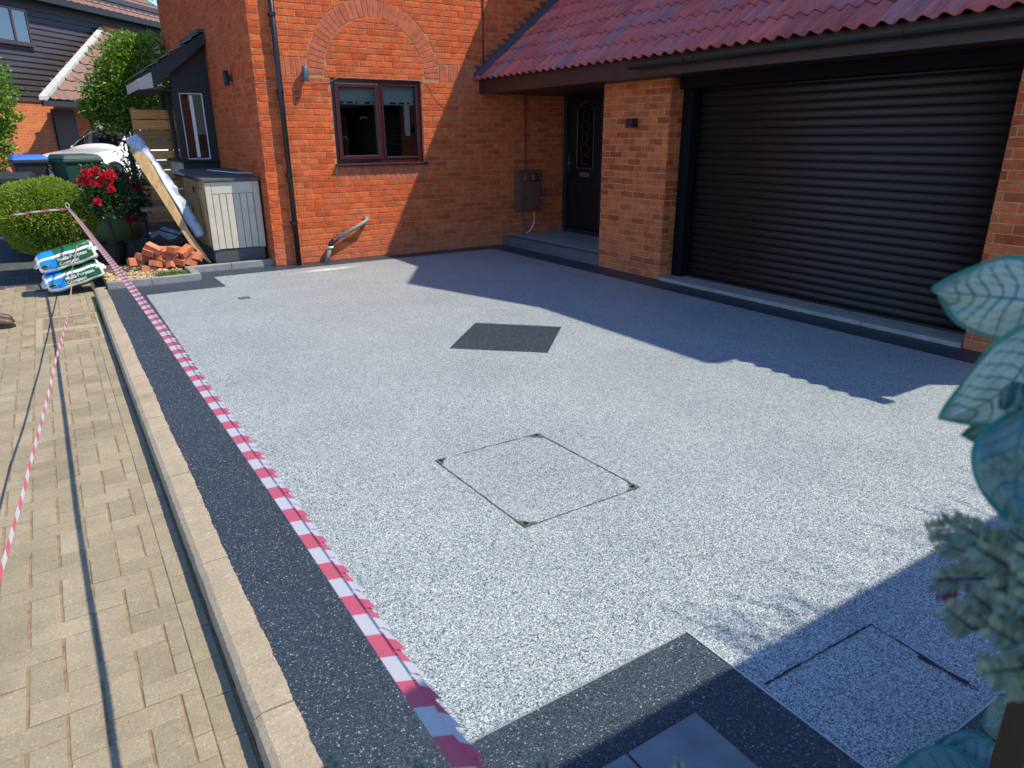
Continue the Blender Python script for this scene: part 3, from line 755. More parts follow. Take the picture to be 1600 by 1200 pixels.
# fascia, soffit, gutter
MB().box((5.50, 1.34, 2.185), (5.525, WY-.004, 2.40)).build('fascia', 'fascia', house)
MB().box((5.528, 1.34, 2.19), (7.0, WY-.004, 2.205)).build('soffit', 'fascia', house)
MB().box((5.90, 2.56, 2.072), (5.985, 5.86, 2.188)).build('lintel', 'recess', house)
g = MB(); n = 9
vs = []
for yy in (1.25, 6.15):
    for i in range(n): a = pi+pi*i/(n-1); vs.append((5.437+.056*cos(a), yy, 2.318+.056*sin(a)))
    for i in range(n): a = 2*pi-pi*i/(n-1); vs.append((5.437+.050*cos(a), yy, 2.318+.050*sin(a)))
k = 2*n; g.add(vs, [(i, (i+1) % k, k+(i+1) % k, k+i) for i in range(k)]+[tuple(range(k)), tuple(range(k, 2*k))[::-1]])
gut = g.build('gutter', 'black', house)
for yy in (5.35, 5.22, 4.2, 3.2, 2.2):
    m_ = MB(); vs = []
    for y2 in (yy-.017, yy+.017):
        for i in range(n): a = pi+pi*i/(n-1); vs.append((5.437+.061*cos(a), y2, 2.319+.061*sin(a)))
    m_.add(vs, [(i, i+1, n+i+1, n+i) for i in range(n-1)]); o = m_.build('bracket', 'black', gut)
    sol = o.modifiers.new('s', 'SOLIDIFY'); sol.thickness = .004
# upper storey of the garage wing and main roof (above the frame; they shade the drive)
mb = MB(); mb.box((7.15, 1.38, 3.60), (7.25, WY, 5.0)); mb.build('upper_wall', 'far_brick', house)
mb = MB(); ex, ez = 6.51, 5.0
def slope(mb, x0, z0, x1, y0, y1, tan, th=.06): mb.prism([(x0, y0, z0), (x0, y1, z0), (x1, y1, z0+tan*(x1-x0)), (x1, y0, z0+tan*(x1-x0))], (0, 0, -th))
slope(mb, ex, ez, 9.2, 1.37, 9.2, TP)
mb.prism([(9.2, 1.37, ez+TP*2.69), (9.2, 9.2, ez+TP*2.69), (11.5, 9.2, ez+TP*.39), (11.5, 1.37, ez+TP*.39)], (0, 0, -.06))
mb.prism([(ex, 3.53, ez), (ex, 6.35, ez), (ex, 4.94, ez+1.12)], (3, 0, 0))
mb.box((ex, 1.37, ez-.16), (7.14, 9.2, ez-.061))
mb.build('upper_roof', 'tile', house)
mb = MB()
mb.prism([(2.27, 9.2, 4.12), (2.27, 16.1, 4.12), (6.12, 16.1, 7.5), (6.12, 9.2, 7.5)], (0, 0, -.08))
mb.prism([(10.14, 9.2, 4.15), (10.14, 16.25, 4.15), (6.125, 16.25, 7.5), (6.125, 9.2, 7.5)], (0, 0, -.08))
mb.build('main_roof', 'tile', house)
mb = MB()
for yy in (WY+.001, 15.88): mb.prism([(LX+.01, yy, 4.152), (9.89, yy, 4.152), (6.12, yy, 7.35)], (0, .11, 0))
mb.build('gable', 'far_brick', house)

# ---- drainpipes and small pipes
dp = MB(); dp.tube([(2.625, WY-.062, .0), (2.625, WY-.062, 4.4)], .036, 12); pipe = dp.build('drainpipe', 'black', house, smooth=True)
for z in (.55, 1.15, 2.15, 3.0): 
    m_ = MB(); m_.lathe((2.625, WY-.062, z), [(.038, -.022), (.042, -.02), (.042, .02), (.038, .022)], 12); m_.box((2.585, WY-.03, z-.012), (2.665, WY-.003, z+.012)); m_.build('clip', 'black', pipe)
wp = MB(); wp.tube([(3.645, WY+.02, .545), (3.63, WY-.05, .53), (3.60, WY-.075, .505), (3.15, WY-.08, .295)], .030, 10); wpo = wp.build('waste_pipe', 'pipe', house, smooth=True)
MB().tube([(3.17, WY-.08, .305), (3.11, WY-.08, .275), (3.08, WY-.08, .235), (3.07, WY-.08, .205)], .036, 10).build('elbow', 'blackmat', wpo, smooth=True)
MB().tube([(3.07, WY-.08, .215), (2.985, WY-.09, -.01)], .030, 10).build('lower_pipe', 'pipe', wpo, smooth=True)
MB().lathe((3.068, WY-.08, .20), [(.037, -.014), (.043, -.010), (.043, .010), (.037, .014)], 12).build('collar', 'white', wpo, smooth=True)
MB().lathe((3.645, WY-.004, .545), [(.001, 0), (.05, 0), (.052, .006)], 10, axis=1).build('patch', 'mortar', wpo)

# ---- bay window on the left wall
bx0, by0, by1 = 1.80, 12.2, 13.5
bay = MB().box((bx0+.01, by0+.01, 1.02), (LX, by1, 1.26)).build('bay_window', 'blackmat', house)
f = MB(); t = .09
f.box((bx0, by0, 1.30), (bx0+t, by0+t, 2.34)); f.box((LX-t-.03, by0, 1.30), (LX-.002, by0+.06, 2.34)); f.box((bx0+t, by0, 2.25), (LX-t-.03, by0+.06, 2.34))
f.box((bx0, by1-.06, 1.3), (bx0+t, by1, 2.34))
f.box((bx0, by0+t, 2.27), (bx0+.06, by1-.06, 2.34))
f.box((bx0, 12.82, 1.3), (bx0+.06, 12.88, 2.27))
f.build('frame', 'blackmat', bay)
MB().box((bx0-.05, by0-.05, 1.262), (LX-.002, by1+.04, 1.298)).build('sill', 'blackmat', bay, bevel=.004)
MB().box((bx0-.012, by0+.03, 1.06), (bx0+.008, by1, 1.255)).build('apron', 'beige', bay)
f = MB(); frame_rect(f, bx0+t, LX-t-.03, 1.30, 2.25, .014, by0+.012, by0+.028)
f.box((2.03, by0+.012, 1.33), (2.075, by0+.028, 2.22))
for (a, b) in ((12.30, 12.82), (12.88, 13.43)):
    f.box((bx0+.062, a, 1.3), (bx0+.10, a+.05, 2.27)); f.box((bx0+.062, b-.05, 1.3), (bx0+.10, b, 2.27)); f.box((bx0+.062, a+.05, 1.3), (bx0+.10, b-.05, 1.40)); f.box((bx0+.062, a+.05, 2.22), (bx0+.10, b-.05, 2.27))
f.build('inner_frame', 'white', bay)
MB().box((bx0+t, by0+.03, 1.30), (LX-t-.03, by0+.036, 2.25)).build('pane', 'glass', bay)
for (a, b) in ((12.29, 12.82), (12.88, 13.44)): MB().box((bx0+.03, a, 1.3), (bx0+.036, b, 2.27)).build('pane', 'glass_far', bay)
MB().box((2.08, by0+.045, 1.66), (2.215, by0+.055, 2.245)).build('blind', 'beige', bay)
MB().box((1.88, by0+.30, 1.3), (2.05, by0+.32, 2.3)).build('brick_reflection', 'brick_pink', bay)  # brick colour behind the pane stands in for a reflection in the glass
MB().box((bx0+.1, by0+.11, 2.345), (LX, by1-.05, 2.36)).build('ceiling', 'white', bay)
# bay roof: monopitch with dark verge boards
rt = (2.98-2.36)/(LX-1.25); rf = MB()
X0, Z0 = 1.37, 2.44
ZT = 3.08
rf.prism([(X0, by0-.15, Z0), (LX-.002, by0-.15, ZT), (LX-.002, by1+.15, ZT), (X0, by1+.15, Z0)], (0, 0, -.04)); brf = rf.build('bay_roof', 'blackmat', bay)
mb = MB(); mb.prism([(1.545, by0-.175, 2.30), (1.545, by0-.175, Z0+.175*.66-.01), (LX-.002, by0-.175, ZT-.01), (LX-.002, by0-.175, ZT-.15)], (0, .024, 0)); mb.build('verge_board', 'blackmat', brf)
mb = MB(); mb.prism([(X0-.01, by0-.17, 2.27), (X0-.01, by0-.17, Z0-.03), (1.541, by0-.17, Z0+.07), (1.541, by0-.17, 2.30)], (0, .02, 0)); mb.build('eave_box_end', 'beige', brf)
MB().box((X0-.022, by0-.15, 2.28), (X0-.012, by1+.15, Z0-.03)).build('fascia', 'beige', brf)
mb = MB(); mb.prism([(bx0, by0-.001, 2.342), (LX-.002, by0-.001, 2.342), (LX-.002, by0-.001, 3.0), (bx0, by0-.001, 2.66)], (0, .05, 0)); mb.build('gable_panel', 'blackmat', brf)
MB().box((X0+.01, by0-.12, 2.275), (bx0, by1+.1, 2.29)).build('soffit', 'blackmat', brf)
bdir = Vector((LX-X0, 0, ZT-Z0)).normalized(); bn = Vector((-bdir.z, 0, bdir.x))
bt = tile_mesh(w_=.26, L=.24, rolls=2, amp=.012, th=.012, m='tile_old'); brot = Matrix(((0, bdir.x, bn.x), (-1, 0, bn.y), (0, bdir.z, bn.z))).to_4x4().to_euler()
for row in range(6):
    for c in range(6):
        o = link('roof_tile', bt, brf); o.location = Vector((X0-.03, by0-.03+c*.26, Z0-.015))+bdir*(row*.2) - house.location; o.rotation_euler = brot
MB().box((LX-.10, by0-.16, 3.075), (LX-.003, by1+.15, 3.12)).build('flashing', 'lead', brf)

# ================================================================ small wall things
t = empty('wall_lamp', (2.955, WY-.075, 2.27), 'grey tube shaped wall lamp on the sunlit brick between drainpipe and window', 'wall lamp')
MB().lathe((2.955, WY-.080, 2.27), [(.001, 0), (.036, 0), (.037, .003), (.037, .172), (.034, .175), (.001, .175)], 18).build('lamp_body', 'grey_lamp', t, smooth=True)
MB().box((2.935, WY-.05, 2.31), (2.975, WY-.001, 2.40)).build('bracket', 'grey_lamp', t)
t = empty('wall_lamp', (5.80, 6.50, 1.69), 'black cube shaped wall lamp on the shaded pillar beside the garage door', 'wall lamp')
MB().box((5.755, 6.445, 1.69), (5.848, 6.545, 1.79)).build('lamp_body', 'black', t, bevel=.003)
MB().box((5.847, 6.46, 1.70), (5.859, 6.53, 1.78)).build('back_plate', 'blackmat', t)
t = empty('wall_lamp', (2.26, 10.7, 2.27), 'dark tube shaped wall lamp on the shaded side wall near the bay window', 'wall lamp')
MB().lathe((2.265, 10.62, 2.27), [(.001, 0), (.036, 0), (.037, .003), (.037, .185), (.001, .19)], 16).build('lamp_body', 'blackmat', t, smooth=True)
MB().box((2.29, 10.60, 2.32), (2.339, 10.64, 2.40)).build('bracket', 'blackmat', t)
# meter box
t = empty('meter_box', (6.32, WY, .5), 'brown meter box with small clear viewing window on the porch wall', 'meter box')
MB().box((6.10, WY-.10, .50), (6.53, WY-.001, 1.115)).build('casing', 'meter', t, bevel=.006)
MB().box((6.125, WY-.118, .52), (6.51, WY-.101, 1.09)).build('lid', 'meter', t, bevel=.005)
MB().box((6.20, WY-.124, .94), (6.46, WY-.119, 1.06)).build('viewing_window', 'glass_far', t)
pt = MB(); pt.box((6.215, WY-.1305, .95), (6.285, WY-.1245, 1.05)); pt.box((6.36, WY-.1305, .96), (6.43, WY-.1245, 1.05)); pt.build('dial', 'steel', t)
MB().tube([(6.24, WY-.05, .5), (6.24, WY-.05, .30), (6.30, WY-.08, .22), (6.22, WY-.05, .15)], .014, 6).build('pipe', 'iron', t, smooth=True)
MB().tube([(6.45, WY-.04, .5), (6.45, WY-.04, .30), (6.38, WY-.06, .2), (6.30, WY-.04, .14)], .008, 6).build('pipe', 'white', t, smooth=True)
MB().box((6.60, WY-.035, .70), (6.67, WY-.001, .82)).build('key_safe', 'steel', None, label='small grey box screwed to the brick just right of the brown meter box', cat='key box', bevel=.006)
MB().tube([(6.30, WY-.012, 1.116), (6.30, WY-.012, 2.19)], .010, 6).build('conduit', 'blackmat', None, label='thin black conduit running straight up the wall above the meter box', cat='conduit')
t = empty('security_camera', (5.57, WY-.05, 2.36), 'small black security camera on the wall under the corner of the tiled roof', 'camera')
MB().lathe((5.565, WY-.06, 2.40), [(.001, -.045), (.028, -.04), (.04, -.02), (.04, .03), (.03, .05), (.001, .052)], 14).build('dome', 'black', t, smooth=True)
MB().box((5.54, WY-.03, 2.40), (5.60, WY-.001, 2.50)).build('mount', 'white', t, bevel=.004)
MB().lathe((5.575, WY-.09, 2.36), [(.001, -.03), (.022, -.03), (.022, .0), (.001, .002)], 12, axis=1).build('lens', 'blackmat', t, smooth=True)
pts = [(2.36, 2.262), (2.6, 2.268), (2.9, 2.262), (3.02, 2.255), (3.10, 2.262), (3.28, 2.275), (3.4, 2.337), (3.8, 2.333), (4.2, 2.336), (4.62, 2.333), (4.68, 2.31), (4.75, 2.24), (4.84, 2.12), (4.95, 2.05), (5.10, 2.03), (5.25, 2.08), (5.38, 2.18), (5.48, 2.30), (5.55, 2.40)]
MB().tube([(a, WY-.010-(.012 if 4.7 < a < 5.4 else 0), b) for a, b in pts], .003, 6).build('cable', 'pipe', None, smooth=True, label='thin white cable clipped over the window and sagging across the brick to the camera', cat='cable')
MB().tube([(5.575, WY-.012, 2.45), (5.578, WY-.012, 3.0), (5.60, WY-.012, 3.9)], .009, 6).build('cable', 'black', None, smooth=True, label='thin black cable running straight up the brick from the security camera', cat='cable')
MB().tube([(1.85, 10.55, 1.20), (1.95, 10.4, 1.19), (2.15, 10.2, 1.165), (2.33, 10.05, 1.165)], .006, 6).build('cable', 'white', None, smooth=True, label='loose white cable lying over the lid of the beige storage box', cat='cable')

# ================================================================ driveway inlays
def poly_thing(name, pts, z, th, m, label, cat):
    return MB().prism([(x, y, z-th) for x, y in pts], (0, 0, th)).build(name, m, None, label=label, cat=cat)
poly_thing('gravel_inlay', [(3.042, 5.385), (3.605, 4.832), (3.052, 4.262), (2.468, 4.80)], .0035, .01, 'black_gravel', 'dark square of black gravel set diagonally in the pale driveway', 'inlay')
cv = empty('manhole_cover', (1.78, 2.6, 0), 'square recessed manhole cover filled with pale gravel in the middle of the driveway', 'manhole cover')
def seam(mb, a, b, w_, z, gap=0, jit=.0015):
    a = Vector((*a, 0)); b = Vector((*b, 0)); d = (b-a); L = d.length; d.normalize(); nrm = Vector((-d.y, d.x, 0)); n = int(L/.02); vs = []
    for i in range(n+1):
        p = a+d*L*i/n; h = w_/2*random.uniform(.35, 1.25); j = random.uniform(-jit, jit)
        vs += [p+nrm*(h+j)+Vector((0, 0, z)), p-nrm*(h-j)+Vector((0, 0, z))]
    mb.add(vs, [(2*i, 2*i+1, 2*i+3, 2*i+2) for i in range(n)])
C4 = [(1.465, 2.20), (2.13, 2.20), (2.09, 3.005), (1.44, 3.01)]
mb = MB(); seam(mb, C4[0], C4[1], .007, .003); seam(mb, C4[1], C4[2], .008, .003); seam(mb, (2.03, 3.005), (1.55, 3.01), .006, .003); seam(mb, C4[3], C4[0], .009, .003)
mb.build('frame_seam', 'iron', cv)
def corner(c, d1, d2, s, ang=0):
    mb = MB(); c = Vector((*c, .0045)); pts = [c]; n = 7
    a = c+Vector((*d1, 0))*s; b = c+Vector((*d2, 0))*s
    for i in range(n+1): 
        p = a.lerp(b, i/n); p += (c-p).normalized()*random.uniform(-.006, .012); pts.append(p)
    mb.add(pts, [tuple(range(len(pts)))]); return mb
for c, d1, d2 in ((C4[0], (1, 0), (-.1, 1)), (C4[1], (-1, 0), (-.1, 1)), (C4[2], (-1, 0), (0, -1)), (C4[3], (1, 0), (.05, -1))):
    o = corner(c, d1, d2, .075).build('corner_socket', 'socket', cv); h = MB().lathe((c[0]+(d1[0]+d2[0])*.022, c[1]+(d1[1]+d2[1])*.022, .0055), [(.001, .0), (.011, .0), (.012, .0012)], 8).build('key_hole', 'black', cv)
cv2 = empty('manhole_cover', (1.88, .83, 0), 'gravel filled manhole cover with a dark slot in the shaded near corner of the drive', 'manhole cover')
mb = MB(); seam(mb, (1.575, 1.03), (2.115, 1.015), .008, .003); seam(mb, (2.115, 1.015), (2.10, .66), .007, .003); mb.build('frame_seam', 'blackmat', cv2)
mb = MB(); seam(mb, (2.093, .84), (2.100, .69), .016, .0045); mb.build('slot', 'black', cv2)
t = MB().box((1.47, 7.62, -.01), (1.59, 7.74, .004)).build('drain_cover', 'iron', None, label='small square metal drain cover set in the gravel near the planting bed', cat='drain cover', bevel=.002)
# pale worn patch of washed gravel near the wall: material variation only (dust)
dust = MB(); pts = []
for i in range(26):
    a = 2*pi*i/26; pts.append((2.85+.62*cos(a)*(1+.12*sin(3*a)), 8.83+.10*sin(a)*(1+.25*cos(4*a))+.07*cos(a), .0025))
dust.add(pts, [tuple(range(26))]); 
def dustmat():
    s = NT('pale_dust'); v = s.n('ShaderNodeTexVoronoi'); v.inputs['Scale'].default_value = 150; s.l(s.pos.outputs['Position'], v.inputs['Vector'])
    sp = s.n('ShaderNodeSeparateColor'); s.l(v.outputs['Color'], sp.inputs[0])
    s.color(s.ramp(sp.outputs[0], [(0, (.50, .51, .50)), (1, (.66, .66, .63))])); s.rough(.8)
    tr = s.n('ShaderNodeBsdfTransparent'); mx = s.n('ShaderNodeMixShader')
    tc = s.n('ShaderNodeTexCoord'); gr = s.n('ShaderNodeMapping'); gr.inputs['Location'].default_value = (-1, -1, 0); gr.inputs['Scale'].default_value = (2, 2, 0)
    s.l(tc.outputs['Generated'], gr.inputs[0]); ln = s.n('ShaderNodeVectorMath', operation='LENGTH'); s.l(gr.outputs[0], ln.inputs[0])
    f = s.math('SUBTRACT', 1.0, ln.outputs['Value'], True); f = s.math('MULTIPLY', f, s.math('MULTIPLY', s.noise(9, 4), 2.2), True)
    s.l(s.math('MULTIPLY', f, 1.0, True), mx.inputs[0]); s.l(tr.outputs[0], mx.inputs[1]); s.l(s.b.outputs[0], mx.inputs[2]); s.l(mx.outputs[0], s.out.inputs[0]); return s.m
M['dust'] = dustmat(); dust.build('dust_patch', 'dust', None, kind='structure')
# stone slabs at the very front
sl_ = empty('doorstep', (1.0, .6, 0), None, None); sl_['kind'] = 'structure'
for (a, b, c, d) in [(1.045, .56, 1.309, .79), (1.045, .794, 1.309, 1.066), (.70, .56, 1.041, .72), (.70, .724, 1.041, 1.066), (.35, .56, .696, 1.066)]:
    MB().box((a+.002, b+.002, -.08), (c-.002, d-.002, .012)).build('slab', 'slab', sl_, bevel=.004)

# ================================================================ planting bed: edging, soil, rubble, loose bricks
ed = empty('edging', (1.3, 9.3, 0), None, None); ed['kind'] = 'structure'
def edge(x0, y0, x1, y1, a=.078):
    MB().box((x0+.002, y0+.002, -.06), (x1-.002, y1-.002, a)).build('edging_block', 'edging', ed, bevel=.006)
edge(.345, 9.02, .80, 9.10); edge(.80, 9.02, 1.34, 9.10)
edge(1.25, 9.10, 1.34, 9.57); edge(1.25, 9.57, 1.80, 9.66); edge(1.80, 9.57, 2.42, 9.66)
edge(2.35, 9.467, 2.42, 9.57) if False else None
bed = MB(); nx, ny = 22, 26; vs = []
for j in range(ny+1):
    for i in range(nx+1):
        x = .34+(2.33-.34)*i/nx; y_ = 9.105+(12.6-9.105)*j/ny
        if x > 1.24: y_ = max(y_, 9.665+(y_-9.105)*.8)
        z = .02+max(0, (y_-10.6))*.16+random.uniform(-.012, .012); vs.append((x, y_, z))
bed.add(vs, [(j*(nx+1)+i, j*(nx+1)+i+1, (j+1)*(nx+1)+i+1, (j+1)*(nx+1)+i) for j in range(ny) for i in range(nx)])
bed.build('soil', 'soil', kind='structure', smooth=True)
def rock(mb, c, r, sq=.6):
    vs = []; c = Vector(c)
    for (a, b) in ((0, -1), *[(k, -.35) for k in range(5)], *[(k+.5, .4) for k in range(5)], (0, 1)):
        ang = a*2*pi/5; q = sqrt(max(0, 1-b*b)); vs.append(c+Vector((q*cos(ang), q*sin(ang), b*sq))*r*random.uniform(.75, 1.2))
    fs = [(0, 1+(k+1) % 5, 1+k) for k in range(5)] + [(1+k, 1+(k+1) % 5, 6+k) for k in range(5)] + [(1+(k+1) % 5, 6+(k+1) % 5, 6+k) for k in range(5)] + [(6+k, 6+(k+1) % 5, 11) for k in range(5)]
    mb.add(vs, fs)
rub = MB()
for i in range(760):
    x = random.uniform(.36, 1.22); y_ = 9.12+abs(random.gauss(0, .45))
    if y_ > 10.3: continue
    rock(rub, (x, y_, .035+random.uniform(-.01, .02)), random.choice((.010, .014, .018, .025, .035)))
rub.build('rubble', 'rubble', None, kind='stuff', label='loose tan stones and rubble in the corner of the planting bed', cat='rubble')
gr = MB()
for i in range(1500):
    x = random.gauss(1.06, .10); y_ = 9.24+random.gauss(0, .06)
    if x > 1.245 or y_ < 9.11: continue
    h = random.uniform(.03, .085); a = random.uniform(0, 6.28); dx, dy = cos(a)*.004, sin(a)*.004; lx, ly = random.uniform(-.03, .03), random.uniform(-.03, .03)
    gr.add([(x-dx, y_-dy, .03), (x+dx, y_+dy, .03), (x+lx, y_+ly, .04+h)], [(0, 1, 2)])
gr.build('grass_tuft', 'grass', None, kind='stuff', label='patch of short green moss and grass beside the grey edging', cat='grass')
# loose bricks
def loose_brick_mesh():
    mb = MB().box((-.088, -.05, -.036), (.088, .05, .036)); return mb.mesh('loose_brick', 'brick_loose')
lb = loose_brick_mesh(); lb2 = MB().box((-.065, -.05, -.036), (.065, .05, .036)).mesh('half_brick', 'brick_loose')
piles = [((212, 410), .07, (1.2, .1, .3), 'upright brick at the left end of the loose brick heap'),
         ((232, 420), .06, (0, .2, .2), 'loose brick lying flat at the very front of the brick heap'),
         ((222, 402), .11, (.3, .3, .7), 'loose brick tilted just above the upright brick'),
         ((240, 388), .20, (.2, .5, -.5), 'topmost loose brick crowning the left side of the heap'),
         ((252, 405), .10, (.4, .5, -.5), 'loose brick leaning in the middle of the heap'),
         ((245, 412), .05, (.1, .3, .9), 'loose brick low in the middle front of the heap'),
         ((262, 400), .14, (.5, .6, -.5), 'loose brick leaning right of the topmost brick'),
         ((268, 412), .06, (1.3, .3, .8), 'loose brick stood on edge at the front centre of the heap'),
         ((276, 398), .14, (.9, .2, 1.0), 'loose brick propped on its side in the right half of the heap'),
         ((290, 392), .20, (.3, -.5, .5), 'high loose brick on the right side of the heap'),
         ((292, 402), .12, (.2, -.3, .3), 'deep red loose brick under the high right brick'),
         ((296, 410), .06, (.1, .4, .6), 'pale dusty loose brick at the front right of the heap'),
         ((305, 400), .10, (1.0, .2, -.6), 'shaded loose brick at the right end of the heap'),
         ((232, 394), .13, (.2, .4, -.3), 'loose brick partly buried behind the topmost brick'),
         ((258, 392), .14, (.6, .1, .2), 'shaded loose brick at the back centre of the heap'),
         ((280, 408), .05, (.1, .2, -.7), 'loose brick wedged low in the right half of the heap'),
         ((250, 400), .05, (.0, .0, .1), 'buried loose brick at the base of the heap centre'),
         ((272, 390), .10, (.2, .1, .9), 'shaded loose brick at the back right of the heap')]
for k, ((px, py), z, rot, lab) in enumerate(piles):
    P = plane(px, py, (0, 9.80 if k % 2 else 9.86, 0), Vector((0, 1, 0)))
    P.x += 0; P.z = max(.06, P.z); P.x = P.x
    if P.x > 1.2 and P.y < 9.76: P.y = 9.80
    o = link('loose_brick', lb2 if k in (2, 7, 13, 16) else lb); o.location = P; o.rotation_euler = rot
    tag(o, lab, 'brick', 'loose bricks heaped in the planting bed')

# ================================================================ storage box, leaning board, film roll
t = empty('storage_box', (2.0, 9.95, .03), 'beige plastic storage box with grey lid and base beside the house corner', 'storage box')
X0b, X1b, Y0b, Y1b, Zb, Zt = 1.645, 2.31, 9.755, 11.45, .06, 1.10
MB().box((X0b+.01, Y0b+.012, Zb), (X1b-.01, Y1b, Zb+.17)).build('base', 'dkgrey', t, bevel=.01)
MB().box((X0b+.012, Y0b+.014, Zb+.172), (X1b-.012, Y1b-.01, Zt-.02)).build('body', 'bounce_tan', t, bevel=.01)
nb = 6; wv = (X1b-X0b-.16)/nb
for i in range(nb):
    a = X0b+.075+i*wv; MB().box((a+.004, Y0b-.002, Zb+.18), (a+wv-.004, Y0b+.013, Zt-.17)).build('plank', 'beige', t, bevel=.004)
MB().box((X0b+.0, Y0b-.006, Zb+.172), (X0b+.072, Y0b+.012, Zt-.02)).build('corner_panel', 'beige', t, bevel=.005)
MB().box((X1b-.078, Y0b-.006, Zb+.172), (X1b, Y0b+.012, Zt-.02)).build('corner_panel', 'beige', t, bevel=.005)
MB().box((X0b+.075, Y0b-.004, Zt-.165), (X1b-.081, Y0b+.012, Zt-.02)).build('top_panel', 'beige', t, bevel=.005)
mb = MB(); mb.prism([(X0b-.03, Y0b-.03, Zt-.015), (X0b-.03, Y1b+.01, Zt+.05), (X0b-.03, Y1b+.01, Zt+.085), (X0b-.03, Y0b-.03, Zt+.022)], (X1b-X0b+.045, 0, 0)); mb.build('lid', 'dkgrey', t, bevel=.006)
mb = MB(); mb.box((X0b-.006, Y0b+.12, Zb+.22), (X0b+.013, Y1b-.1, Zt-.12)); mb.build('side_panel', 'bounce_tan', t, bevel=.004)
MB().tube([(X0b-.02, 10.45, 1.0), (X0b-.03, 10.42, .96), (X0b-.02, 10.45, .92), (X0b-.02, 10.48, .96), (X0b-.02, 10.45, 1.0)], .008, 6).build('padlock', 'black', t)

# leaning board: foot on the bed by the box, top at (200, 225) in the photo
def bp(x, y_, off=0):      # the leaning board's own plane: foot at the edging, head further back
    return plane(x, y_, Vector((1.6, 9.80+off, .05)), Vector((.12, 1, -.32)).normalized())
outl = [(201, 232), (222, 238), (235, 249), (257, 290), (296, 362), (330, 410), (325, 409), (296, 380), (273, 344), (249, 306), (222, 266)]
nb_ = Vector((.12, 1, -.32)).normalized()
MB().prism([bp(*p) for p in outl], nb_*.028).build('leaning_board', 'board', None, label='long tan board leaning from the bed up to the left behind the brick heap', cat='board')
path = [(203, 216, 13.5), (214, 230, 13.5), (228, 249, 13), (244, 271, 13), (258, 290, 13), (272, 310, 12.5), (284, 328, 12), (296, 346, 11), (306, 362, 9), (312, 372, 6)]
fr_ = MB(); pts = []; rs = []
for k, (a, b, r) in enumerate(path):
    p = bp(a+2, b-2, .12); pts.append(p); rs.append(r*(p-CAM).dot(CF)/FPX*.82*(1+.07*sin(k*2.3)))
pp = []; rr = []
for k in range(len(pts)-1):
    for u in (0, .33, .66): pp.append(pts[k].lerp(pts[k+1], u)); rr.append((rs[k]*(1-u)+rs[k+1]*u)*(1+.05*sin(k*5+u*9)))
fr_.tube(pp+[pts[-1]], rr+[rs[-1]], 16); ro_ = fr_.build('film_roll', 'film', None, smooth=True, label='crinkled roll of clear bluish plastic film lying along the leaning board', cat='plastic film')
ds = ro_.modifiers.new('sub', 'SUBSURF'); ds.levels = 1; ds.render_levels = 2
tx_ = bpy.data.textures.new('crinkle', 'CLOUDS'); tx_.noise_scale = .09; dm = ro_.modifiers.new('crinkle', 'DISPLACE'); dm.texture = tx_; dm.strength = .05; dm.mid_level = .5; dm.texture_coords = 'GLOBAL'
st_ = MB(); st_.prism([bp(*p, -.012) for p in ((236, 250), (243, 252), (284, 318), (286, 334), (258, 290))], nb_*.006); st_.build('sheet_edge', 'bag_white', ro_)

# ================================================================ foliage helpers
def leaf_quad(mb, p, d, n, L, W, mi=0):
    d = d.normalized(); s = d.cross(n).normalized()*W; m_ = p+d*L*.5+n*L*.08
    mb.add([p, m_+s, p+d*L, m_-s], [(0, 1, 2, 3)], mi)
def rv(): 
    while 1:
        v = Vector((random.uniform(-1, 1), random.uniform(-1, 1), random.uniform(-1, 1)))
        if .1 < v.length < 1: return v.normalized()
def blob_leaves(mb, c, r, count, L, W, squash=(1, 1, 1), shell=.75, lump=.12, jitter=.6):
    c = Vector(c)
    for i in range(count):
        d = rv(); k = 1+lump*(sin(d.x*7+c.x*3)*sin(d.y*6+1)+.7*sin(d.z*9+2))
        rr = r*k*random.uniform(shell, 1.0)**.6; p = c+Vector((d.x*squash[0], d.y*squash[1], d.z*squash[2]))*rr
        o = (d+rv()*jitter).normalized(); l = L*random.uniform(.6, 1.2); leaf_quad(mb, p, o, rv(), l, W*random.uniform(.7, 1.2))
def branch_set(mb, base, top, r0, spread, n=6):
    base = Vector(base); top = Vector(top); mb.tube([base, base.lerp(top, .5)+rv()*.03, top], [r0, r0*.8, r0*.5], 8)
    for i in range(n):
        a = base.lerp(top, random.uniform(.5, 1)); b = a+Vector((random.uniform(-1, 1), random.uniform(-1, 1), random.uniform(.2, 1)))*spread
        mb.tube([a, a.lerp(b, .5)+rv()*spread*.1, b], [r0*.5, r0*.3, r0*.12], 6)
# clipped ball bush
BC = pl(74, 338, 1, 10.8); 
t = empty('ball_shrub', (BC.x, BC.y, BC.z-.55), 'clipped ball shaped green bush behind the compost bags', 'bush')
mb = MB(); R0 = .545; nseg = 20
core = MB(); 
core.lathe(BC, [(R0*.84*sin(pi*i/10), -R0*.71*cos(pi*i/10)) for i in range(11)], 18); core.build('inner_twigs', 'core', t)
blob_leaves(mb, BC, R0*1.02, 20000, .042, .0075, squash=(1, 1, .86), shell=.84, lump=.05, jitter=.75); mb.build('foliage', 'leaf_yew', t)
MB().tube([(BC.x, BC.y, BC.z-.62), (BC.x, BC.y, BC.z-.3)], .03, 8).build('stem', 'twig', t)
